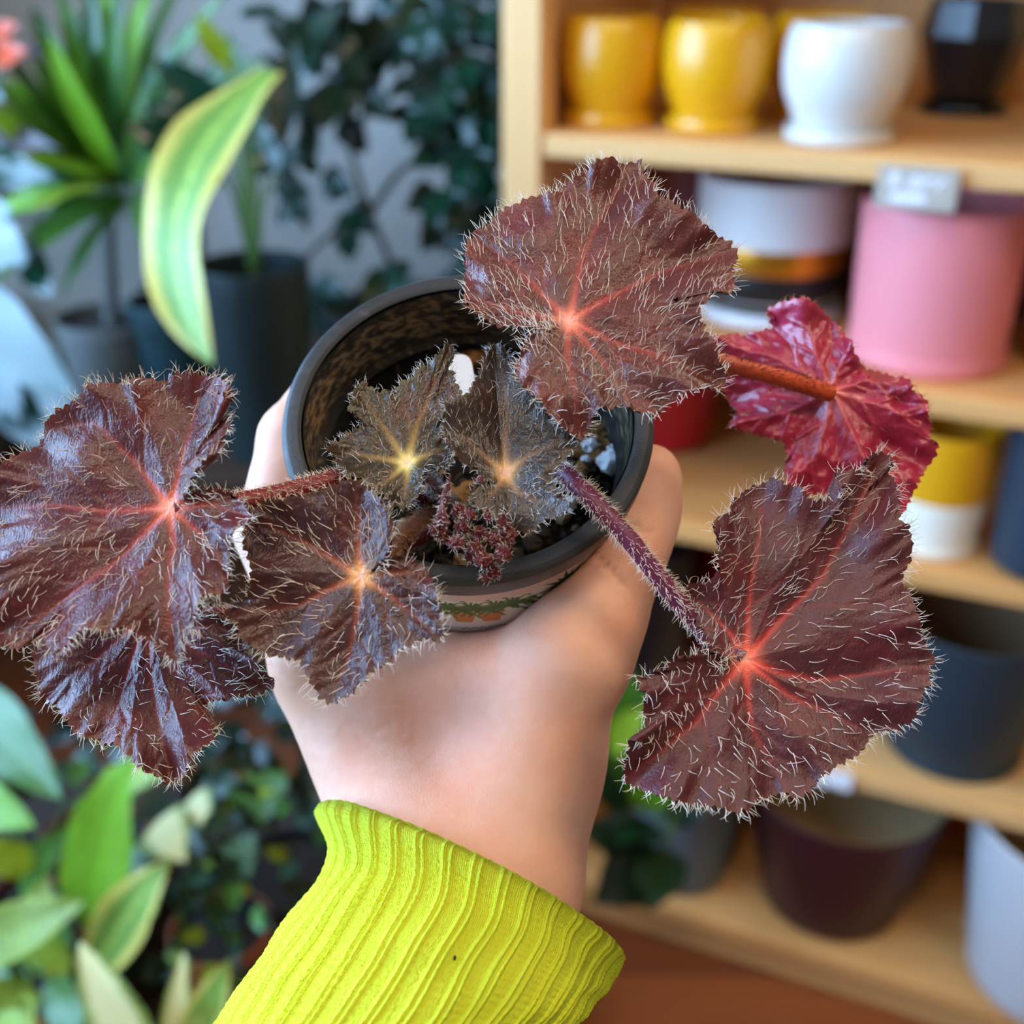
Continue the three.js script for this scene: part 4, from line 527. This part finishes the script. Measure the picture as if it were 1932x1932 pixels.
// a plant on its stand: pot, soil, then leaves given as [base pixel, tip pixel, width in pixels, material, options]
function plant(name, label, potAt, r, h, potCol, category = 'plant', rough = 0.5) {
  const o = thing(name, label, category, potAt.toArray()), prof = shell([[r * 0.78, 0], [r * 0.8, 0.004], [r * 0.97, h * 0.86], [r, h * 0.88], [r, h]], 0.004);
  part('pot', lathe(prof, 40), std({ color: potCol, roughness: rough }), o); part('soil', new THREE.CylinderGeometry(r * 0.9, r * 0.86, 0.01, 32).translate(0, h * 0.86, 0), soilM, o);
  o.crown = V(potAt.x, potAt.y + h * 0.88, potAt.z); return o;
}
function addLeaf(o, a, b, wpx, mat, opt = {}) {
  const p0 = at(...a), p1 = at(...b), w = wpx * (a[2] + b[2]) / 2 / FPX;
  const l = worldPart('leaf', blade(p0, p1, w, opt.hint ?? toCam, opt.sag ?? 0.1, opt.shape ?? 'ovate', opt.fold ?? 0.2, opt.wave ?? 0.04, opt.n ?? 16, opt.ctrl ? at(...opt.ctrl) : null), LM[mat], o, opt.label);
  if (opt.stalk !== false) { const c = o.crown.clone(), m = c.clone().lerp(p0, 0.55); m.y += Math.min(0.12, c.distanceTo(p0) * 0.18); worldPart('leaf_stalk', tube([c, m, p0], opt.sr ?? 0.0026, 0.0018), opt.sm ?? stemGreen, o); }
  return l;
}
// stands
const BENCH = 0.69, LOW = 0.34;
function bench(name, label, x0, x1, z0, z1, y, col) {
  const o = thing(name, label, 'bench', [(x0 + x1) / 2, 0, (z0 + z1) / 2]), w = x1 - x0, d = z1 - z0, m = std({ color: col, roughness: 0.7, map: withRep(pineTex, 2, 1) });
  const n = Math.round(d / 0.1); for (let i = 0; i < n; i++) part('slat', box(w, 0.022, d / n - 0.008, 0, y - 0.011, -d / 2 + (i + 0.5) * d / n, 0.003), m, o);
  for (const sx of [-1, 1]) { for (const sz of [-1, 1]) part('leg', box(0.045, y - 0.064, 0.045, sx * (w / 2 - 0.03), (y - 0.064) / 2, sz * (d / 2 - 0.03), 0.003), m, o); part('rail', box(0.035, 0.042, d - 0.02, sx * (w / 2 - 0.03), y - 0.043, 0, 0.003), m, o); }
}
bench('plant_bench', 'tall dark slatted bench under the plants by the grey wall', -1.26, -0.14, -2.05, -1.30, BENCH, '#3a332c');
bench('plant_bench', 'low dark slatted bench under the bright green plants', -1.12, -0.16, -1.16, -0.62, LOW, '#2a2622');
const onBench = (px, d, y) => { const p = at(px, 700, d); p.y = y; return p; };

// tall variegated plant in the dark pot
{
  const pp = at(497, 700, 1.47); pp.y = BENCH; const o = plant('variegated_plant', 'plant with one long yellow edged leaf hanging before a dark pot', pp, 0.068, 0.245, '#0e2022');
  addLeaf(o, [512, 135, 1.20], [402, 688, 1.06], 165, 'edge', { hint: V(-0.35, 0.35, 0.85), ctrl: [215, 390, 1.08], shape: 'strap', fold: 0.18, wave: 0.05, n: 30, label: 'long drooping green leaf with yellow edges' });
  addLeaf(o, [430, 300, 1.28], [238, 238, 1.22], 105, 'gloss', { hint: toWindow, sag: 0.1 });
  addLeaf(o, [420, 330, 1.28], [300, 420, 1.20], 70, 'gloss', { hint: toWindow });
  addLeaf(o, [470, 180, 1.3], [520, 145, 1.22], 55, 'bright2', {});
  addLeaf(o, [440, 140, 1.35], [365, 20, 1.3], 46, 'bright2', { shape: 'lance' });
  addLeaf(o, [430, 230, 1.38], [290, 110, 1.34], 80, 'gloss', { hint: toWindow });
  addLeaf(o, [430, 240, 1.38], [270, 200, 1.36], 75, 'gloss', { hint: toWindow }); addLeaf(o, [520, 330, 1.4], [470, 215, 1.4], 66, 'gloss', { hint: toWindow });
  addLeaf(o, [480, 260, 1.45], [430, 60, 1.45], 60, 'mid', { shape: 'lance' }); addLeaf(o, [520, 300, 1.5], [560, 60, 1.5], 60, 'dark', { shape: 'lance' }); addLeaf(o, [460, 280, 1.5], [360, 160, 1.45], 60, 'strap2', { shape: 'lance' });
}
// strap-leaved plant in the corner
{
  const pp = at(215, 640, 1.62); pp.y = BENCH; const o = plant('dracaena', 'strap leaved dracaena fanning up into the corner', pp, 0.075, 0.13, '#5c5e5a');
  const tips = [[-30, 60], [10, 150], [60, 10], [110, -40], [170, -60], [235, -60], [300, -80], [345, -40], [395, 30], [-20, 230], [20, 330], [-40, 420], [90, 420], [30, 190], [140, 20], [270, 10], [205, -90], [350, 90]];
  tips.forEach(([x, y], i) => { const bx = 205 + (x - 190) * 0.12, by = 330 + (i % 3) * 14; addLeaf(o, [bx, by, 1.6], [x, y, 1.48 + (i % 4) * 0.04], 40 + (i % 3) * 8, i % 5 === 1 ? 'bright' : i % 2 ? 'strap' : 'strap2', { shape: 'strap', hint: V((x - 190) / 500 * -0.6, 0.7, 0.6), sag: 0.10 + (i % 3) * 0.05, fold: 0.3, n: 20, stalk: false }); });
  for (let i = 0; i < 16; i++) { const a = -2.75 + i * 0.16, L = rr(240, 360), x = 235 + Math.cos(a) * L, y = 320 + Math.sin(a) * L; addLeaf(o, [212 + i * 2, 345, 1.56], [x, y, 1.36 + rr(0, 0.08)], rr(44, 62), ['bright', 'strap', 'strap2', 'mid'][i % 4], { shape: 'strap', hint: V(-Math.cos(a) * 0.5, 0.5, 0.75), sag: rr(0.05, 0.18), fold: 0.3, n: 20, stalk: false }); }
  for (const [a, b, w, m] of [[[230, 360], [30, 470], 46, 'strap2'], [[240, 370], [-20, 540], 50, 'mid'], [[250, 370], [120, 560], 40, 'strap2'], [[250, 350], [420, 250], 44, 'strap'], [[240, 330], [470, 90], 46, 'strap2'], [[230, 320], [440, -30], 50, 'strap'], [[220, 320], [90, 60], 54, 'bright'], [[200, 330], [-10, 300], 44, 'bright'], [[260, 360], [330, 560], 36, 'mid'], [[220, 350], [60, 400], 46, 'bright2']]) addLeaf(o, [...a, 1.5], [...b, 1.34], w, m, { shape: 'strap', hint: V(-0.2, 0.5, 0.8), sag: 0.14, fold: 0.28, n: 20, stalk: false });
  worldPart('trunk', tube([o.crown.clone(), at(205, 450, 1.61), at(205, 335, 1.6)], 0.011, 0.009), stemBrown, o);
}
// broad glossy leaves at the frame edge
{
  const pp = at(-60, 800, 1.42); pp.y = BENCH; const o = plant('rubber_plant', 'rubber plant with sky blue shine on its broad leaves', pp, 0.08, 0.12, '#20242a');
  for (const [a, b, w, h] of [[[-60, 545, 1.16], [150, 765, 1.08], 120, toWindow], [[-60, 400, 1.2], [52, 500, 1.12], 130, toWindow], [[40, 455, 1.2], [100, 560, 1.14], 72, toWindow], [[-70, 330, 1.22], [125, 345, 1.16], 66, V(-0.4, 0.7, 0.5)], [[-60, 280, 1.24], [75, 330, 1.18], 60, V(-0.3, 0.8, 0.4)], [[-40, 110, 1.26], [8, 190, 1.2], 60, toWindow], [[-50, 640, 1.2], [40, 800, 1.14], 110, toCam], [[-30, 700, 1.2], [110, 860, 1.16], 90, toCam], [[60, 700, 1.3], [150, 830, 1.24], 60, toCam]]) addLeaf(o, a, b, w, h === toCam ? 'teal' : 'gloss', { hint: h, sag: 0.08, fold: 0.1 });
}
// coral flower
{
  const pp = at(-70, 640, 1.75); pp.y = BENCH; const o = plant('anthurium', 'anthurium with one coral spathe high in the corner', pp, 0.06, 0.11, '#6a4a3a');
  addLeaf(o, [-12, 112, 1.5], [52, 98, 1.46], 62, 'coral', { shape: 'heart', hint: toCam, label: 'coral flower spathe' }); addLeaf(o, [-14, 70, 1.5], [34, 46, 1.47], 44, 'coral', { shape: 'heart', label: 'coral flower spathe' });
  addLeaf(o, [-40, 245, 1.5], [118, 285, 1.42], 44, 'plum', { shape: 'lance' }); addLeaf(o, [-40, 300, 1.5], [60, 262, 1.45], 44, 'plum', { shape: 'lance' });
  addLeaf(o, [20, 95, 1.6], [125, 110, 1.55], 26, 'plum', { shape: 'lance' });
}
// grey planter box and dark pot on the bench
{
  const b = thing('planter_box', 'grey concrete planter box on the tall bench', 'planter', (() => { const p = at(225, 700, 1.98); p.y = BENCH; return p; })().toArray(), 0.2), m = std({ color: '#8a857c', roughness: 0.85, bumpMap: withRep(grainTex, 3, 3), bumpScale: 0.001 });
  for (const [w, h, d, x, y, z] of [[0.32, 0.22, 0.018, 0, 0.11, 0.081], [0.32, 0.22, 0.018, 0, 0.11, -0.081], [0.018, 0.22, 0.144, 0.151, 0.11, 0], [0.018, 0.22, 0.144, -0.151, 0.11, 0]]) part('side', box(w, h, d, x, y, z, 0.003), m, b);
  part('soil', box(0.284, 0.02, 0.144, 0, 0.19, 0), soilM, b); part('rim', mergeGeometries([box(0.34, 0.022, 0.03, 0, 0.228, 0.082, 0.004), box(0.34, 0.022, 0.03, 0, 0.228, -0.082, 0.004), box(0.03, 0.022, 0.134, 0.155, 0.228, 0, 0.004), box(0.03, 0.022, 0.134, -0.155, 0.228, 0, 0.004)]), m, b);
  const pp = at(345, 700, 1.62); pp.y = BENCH; const o = plant('trailing_plant', 'small dark trailing plant in a deep teal pot on the bench', pp, 0.062, 0.16, '#0c2c30');
  for (let i = 0; i < 9; i++) { const a = i * 0.7, x = 320 + Math.cos(a) * 70, y = 560 + Math.sin(a) * 60; addLeaf(o, [mix(330, x, 0.4), mix(590, y, 0.4), 1.6], [x - 20, y + 30, 1.52], 34, i % 3 ? 'teal' : 'gloss', { shape: 'lance', stalk: false, hint: i % 2 ? toWindow : toCam }); }
}
// two dark small-leaved shrubs against the wall
function shrub(o, stems, spots, mats) {
  for (const s of stems) worldPart('branch', tube(s.map((p) => at(...p)), 0.006, 0.003, 26), stemBrown, o);
  for (const [x, y, d, n, sx, sy] of spots) for (let i = 0; i < n; i++) {
    const bx = x + rr(-sx, sx), by = y + rr(-sy, sy), a = rr(0, 6.28), l = rr(52, 96), dd = d + rr(-0.1, 0.1), g = rnd() < 0.22; const h = g ? V(-0.37 + rr(-0.12, 0.12), 0.24 + rr(-0.12, 0.12), 0.88) : V(rr(-0.6, 0.6), rr(0, 0.9), rr(0.1, 1));
    addLeaf(o, [bx, by, dd], [bx + Math.cos(a) * l, by + Math.abs(Math.sin(a)) * l, dd - rr(-0.02, 0.06)], rr(48, 74), g ? 'gloss' : mats[Math.floor(rnd() * mats.length)], { hint: h, stalk: false, n: 9, sag: rr(0.02, 0.2) });
  }
}
{
  const pp = at(765, 700, 1.72); pp.y = BENCH; const o = plant('ficus_shrub', 'slender ficus shrub with thin stems against the grey wall', pp, 0.07, 0.14, '#24282a');
  const c = o.crown.clone().applyMatrix4(CM.clone().invert()), b = [MID + c.x / -c.z * FPX, MID - c.y / -c.z * FPX, -c.z];
  shrub(o, [[b, [745, 520, 1.68], [690, 380, 1.66], [648, 240, 1.66], [600, 90, 1.66]], [[700, 400, 1.66], [760, 320, 1.66], [860, 265, 1.68]], [[690, 390, 1.66], [640, 430, 1.62], [570, 490, 1.6]], [[660, 280, 1.66], [720, 140, 1.66], [760, 20, 1.66]]],
    [[600, 50, 1.66, 18, 90, 60], [630, 170, 1.64, 10, 70, 50], [560, 240, 1.62, 7, 40, 60], [720, 50, 1.66, 9, 60, 50], [590, 330, 1.62, 5, 50, 30], [650, 420, 1.64, 3, 30, 30], [730, 500, 1.6, 3, 20, 40], [620, 560, 1.6, 3, 40, 20]], ['teal', 'teal2', 'deep', 'dark']);
  const p2 = at(905, 700, 1.66); p2.y = BENCH; p2.x = Math.min(p2.x, -0.21); const o2 = plant('ficus_shrub', 'dense dark ficus shrub pressed beside the pine shelf post', p2, 0.062, 0.14, '#1c2022');
  const c2 = o2.crown.clone().applyMatrix4(CM.clone().invert()), b2 = [MID + c2.x / -c2.z * FPX, MID - c2.y / -c2.z * FPX, -c2.z];
  for (const [x, y, a] of [[835, 150, 1.2], [805, 210, 2.0], [850, 215, 0.8], [865, 300, 1.4], [835, 355, 1.9], [775, 40, 1.0], [880, 110, 1.6], [900, 230, 1.2]]) addLeaf(o2, [x, y, 1.5], [x + Math.cos(a) * 74, y + Math.sin(a) * 74, 1.47], 70, 'gloss', { hint: V(-0.39, 0.21, 0.89), stalk: false, n: 10, sag: 0.05, fold: 0.1 });
  shrub(o2, [[b2, [890, 480, 1.64], [880, 300, 1.64], [880, 40, 1.64]], [[885, 420, 1.64], [840, 300, 1.62], [820, 120, 1.62]]], [[870, 50, 1.62, 34, 80, 80], [860, 200, 1.60, 30, 70, 80], [875, 350, 1.60, 24, 60, 70], [880, 470, 1.58, 14, 50, 50], [925, 260, 1.64, 22, 20, 220]], ['teal', 'deep', 'teal2', 'deep']);
}
// low bench: bright leaves under the begonia
const low = (px, py, d) => { const p = at(px, py, d); p.y = LOW; return p; };
{
  const g1 = plant('philodendron', 'bright green broad leaved plant under the hanging maroon leaf', low(60, 1600, 1.12), 0.06, 0.10, '#5a1418');
  for (const [a, b, w, m, o] of [[[165, 1760, 1.02], [250, 1425, 0.93], 165, 'bright', {}], [[-70, 1300, 1.04], [118, 1510, 0.96], 120, 'mid', {}], [[-90, 1490, 1.02], [66, 1560, 0.98], 90, 'bright', {}], [[175, 1500, 1.0], [350, 1432, 0.95], 70, 'bright2', {}], [[60, 1640, 1.02], [-40, 1590, 1.0], 70, 'bright2', {}], [[40, 1690, 1.05], [130, 1560, 1.0], 80, 'mid', {}], [[-20, 1450, 1.1], [60, 1380, 1.1], 70, 'dark', {}]]) addLeaf(g1, a, b, w, m, { hint: V(-0.1, 0.75, 0.6), ...o });
  const g2 = plant('aglaonema', 'speckled yellow green aglaonema at the lower frame edge', low(30, 1800, 1.06), 0.055, 0.09, '#a8532e');
  for (const [a, b, w, m] of [[[-60, 1800, 0.96], [160, 1700, 0.92], 105, 'speck'], [[175, 1830, 0.97], [318, 1622, 0.93], 115, 'edge'], [[60, 1860, 0.95], [-20, 1910, 0.9], 90, 'speck'], [[90, 1850, 0.95], [160, 1960, 0.9], 80, 'mid'], [[50, 1830, 1.0], [90, 1650, 1.0], 80, 'speck'], [[130, 1840, 0.98], [30, 1730, 1.0], 70, 'bright2'], [[20, 1880, 0.94], [60, 1990, 0.9], 80, 'bright2']]) addLeaf(g2, a, b, w, m, { hint: V(0, 0.75, 0.65) });
  const g3 = plant('dieffenbachia', 'cream variegated plant at the bottom edge beside the sleeve', low(300, 2050, 0.86), 0.05, 0.09, '#3a3430');
  for (const [a, b, w, m] of [[[275, 2010, 0.80], [150, 1775, 0.80], 110, 'cream'], [[325, 2010, 0.82], [348, 1795, 0.82], 58, 'cream'], [[350, 2010, 0.82], [432, 1808, 0.80], 82, 'edge'], [[380, 2030, 0.8], [400, 1890, 0.78], 70, 'edge'], [[240, 2030, 0.8], [110, 1960, 0.8], 80, 'edge']]) addLeaf(g3, a, b, w, m, { hint: V(0, 0.5, 0.85), fold: 0.12 });
  const g4 = plant('ivy', 'pale variegated ivy between the bright leaves and the sleeve', low(400, 1640, 1.10), 0.05, 0.09, '#a0522c');
  for (const [a, b, w, m] of [[[300, 1545, 1.02], [350, 1625, 0.99], 150, 'cream'], [[365, 1500, 1.03], [395, 1560, 1.0], 90, 'cream'], [[500, 1450, 1.08], [495, 1555, 1.05], 120, 'mid'], [[440, 1390, 1.1], [430, 1470, 1.08], 100, 'dark'], [[300, 1490, 1.08], [260, 1560, 1.06], 90, 'dark'], [[450, 1580, 1.04], [470, 1660, 1.0], 90, 'mid'], [[380, 1640, 1.02], [360, 1720, 0.98], 90, 'dark'], [[250, 1600, 1.04], [290, 1680, 1.0], 70, 'mid']]) addLeaf(g4, a, b, w * 0.8, m, { shape: 'heart', hint: V(0, 0.6, 0.8), fold: 0.1, sag: 0.04, wave: 0.02 });
  const g5 = plant('bushy_fern', 'dark bushy fern behind the sleeve cuff', low(500, 1760, 1.0), 0.06, 0.09, '#241c18');
  for (let i = 0; i < 90; i++) { const a = rr(0, 6.28), r = Math.sqrt(rnd()), x = 455 + Math.cos(a) * r * 170, y = 1700 + Math.sin(a) * r * 250, b = rr(0, 6.28), d = 0.98 + rr(-0.05, 0.09); addLeaf(g5, [x, y, d], [x + Math.cos(b) * rr(30, 60), y + Math.sin(b) * rr(30, 60), d - 0.03], rr(20, 34), ['deep', 'dark', 'dark', 'mid', 'dark', 'bright2'][i % 6], { stalk: false, n: 8, hint: V(rr(-0.4, 0.4), 0.7, 0.6) }); }
  const g6 = plant('dark_leaf_plant', 'dark green leafy plant in shade left of the wrist', low(520, 1480, 1.14), 0.06, 0.1, '#101414');
  for (let i = 0; i < 46; i++) { const x = rr(330, 640), y = rr(1270, 1560), b = rr(0, 6.28), d = 1.14 + rr(-0.06, 0.08); addLeaf(g6, [x, y, d], [x + Math.cos(b) * rr(50, 100), y + Math.sin(b) * rr(40, 80), d - 0.03], rr(40, 66), ['deep', 'teal', 'deep', 'dark'][i % 4], { stalk: false, n: 8, hint: V(rr(-0.4, 0.4), 0.7, 0.6) }); }
  const g7 = plant('dark_leaf_plant', 'dark green leafy plant in shade under the bright green leaves', low(160, 1500, 1.2), 0.06, 0.1, '#6a1018');
  for (let i = 0; i < 46; i++) { const x = rr(-40, 330), y = rr(1290, 1950), b = rr(0, 6.28), d = 1.16 + rr(-0.08, 0.05); addLeaf(g7, [x, y, d], [x + Math.cos(b) * rr(50, 100), y + Math.sin(b) * rr(40, 80), d - 0.03], rr(40, 66), ['deep', 'dark', 'mid', 'dark'][i % 4], { stalk: false, n: 8, hint: V(rr(-0.4, 0.4), 0.7, 0.6) }); }
}
// leafy plant in the slate grey pot at the foot of the shelves
{
  const q = onShelf(0.240, SHELVES.E, -0.09), o = plant('leafy_shelf_plant', 'green leafy plant in a slate grey pot on the bottom shelf', V(...q), 0.080, 0.185, '#5c6a70');
  for (const [a, b, w, m, op] of [[[1215, 1500, 1.45], [1165, 1235, 1.40], 110, 'mid', {}], [[1180, 1540, 1.46], [1105, 1290, 1.42], 90, 'dark', {}], [[1200, 1480, 1.44], [1245, 1265, 1.40], 90, 'dark', {}], [[1215, 1530, 1.44], [1250, 1420, 1.36], 80, 'bright', {}], [[1150, 1420, 1.42], [1220, 1330, 1.36], 60, 'bright2', {}], [[1240, 1560, 1.46], [1160, 1590, 1.36], 90, 'gloss', { hint: V(-0.3, 0.7, 0.5) }], [[1230, 1600, 1.46], [1095, 1560, 1.36], 100, 'dark', {}], [[1250, 1620, 1.44], [1120, 1700, 1.34], 130, 'deep', {}], [[1260, 1600, 1.44], [1220, 1720, 1.34], 100, 'dark', {}], [[1270, 1560, 1.48], [1330, 1440, 1.48], 80, 'dark', {}]]) addLeaf(o, a, b, w, m, { hint: V(-0.1, 0.7, 0.65), ...op });
}

renderer.render(scene, camera);
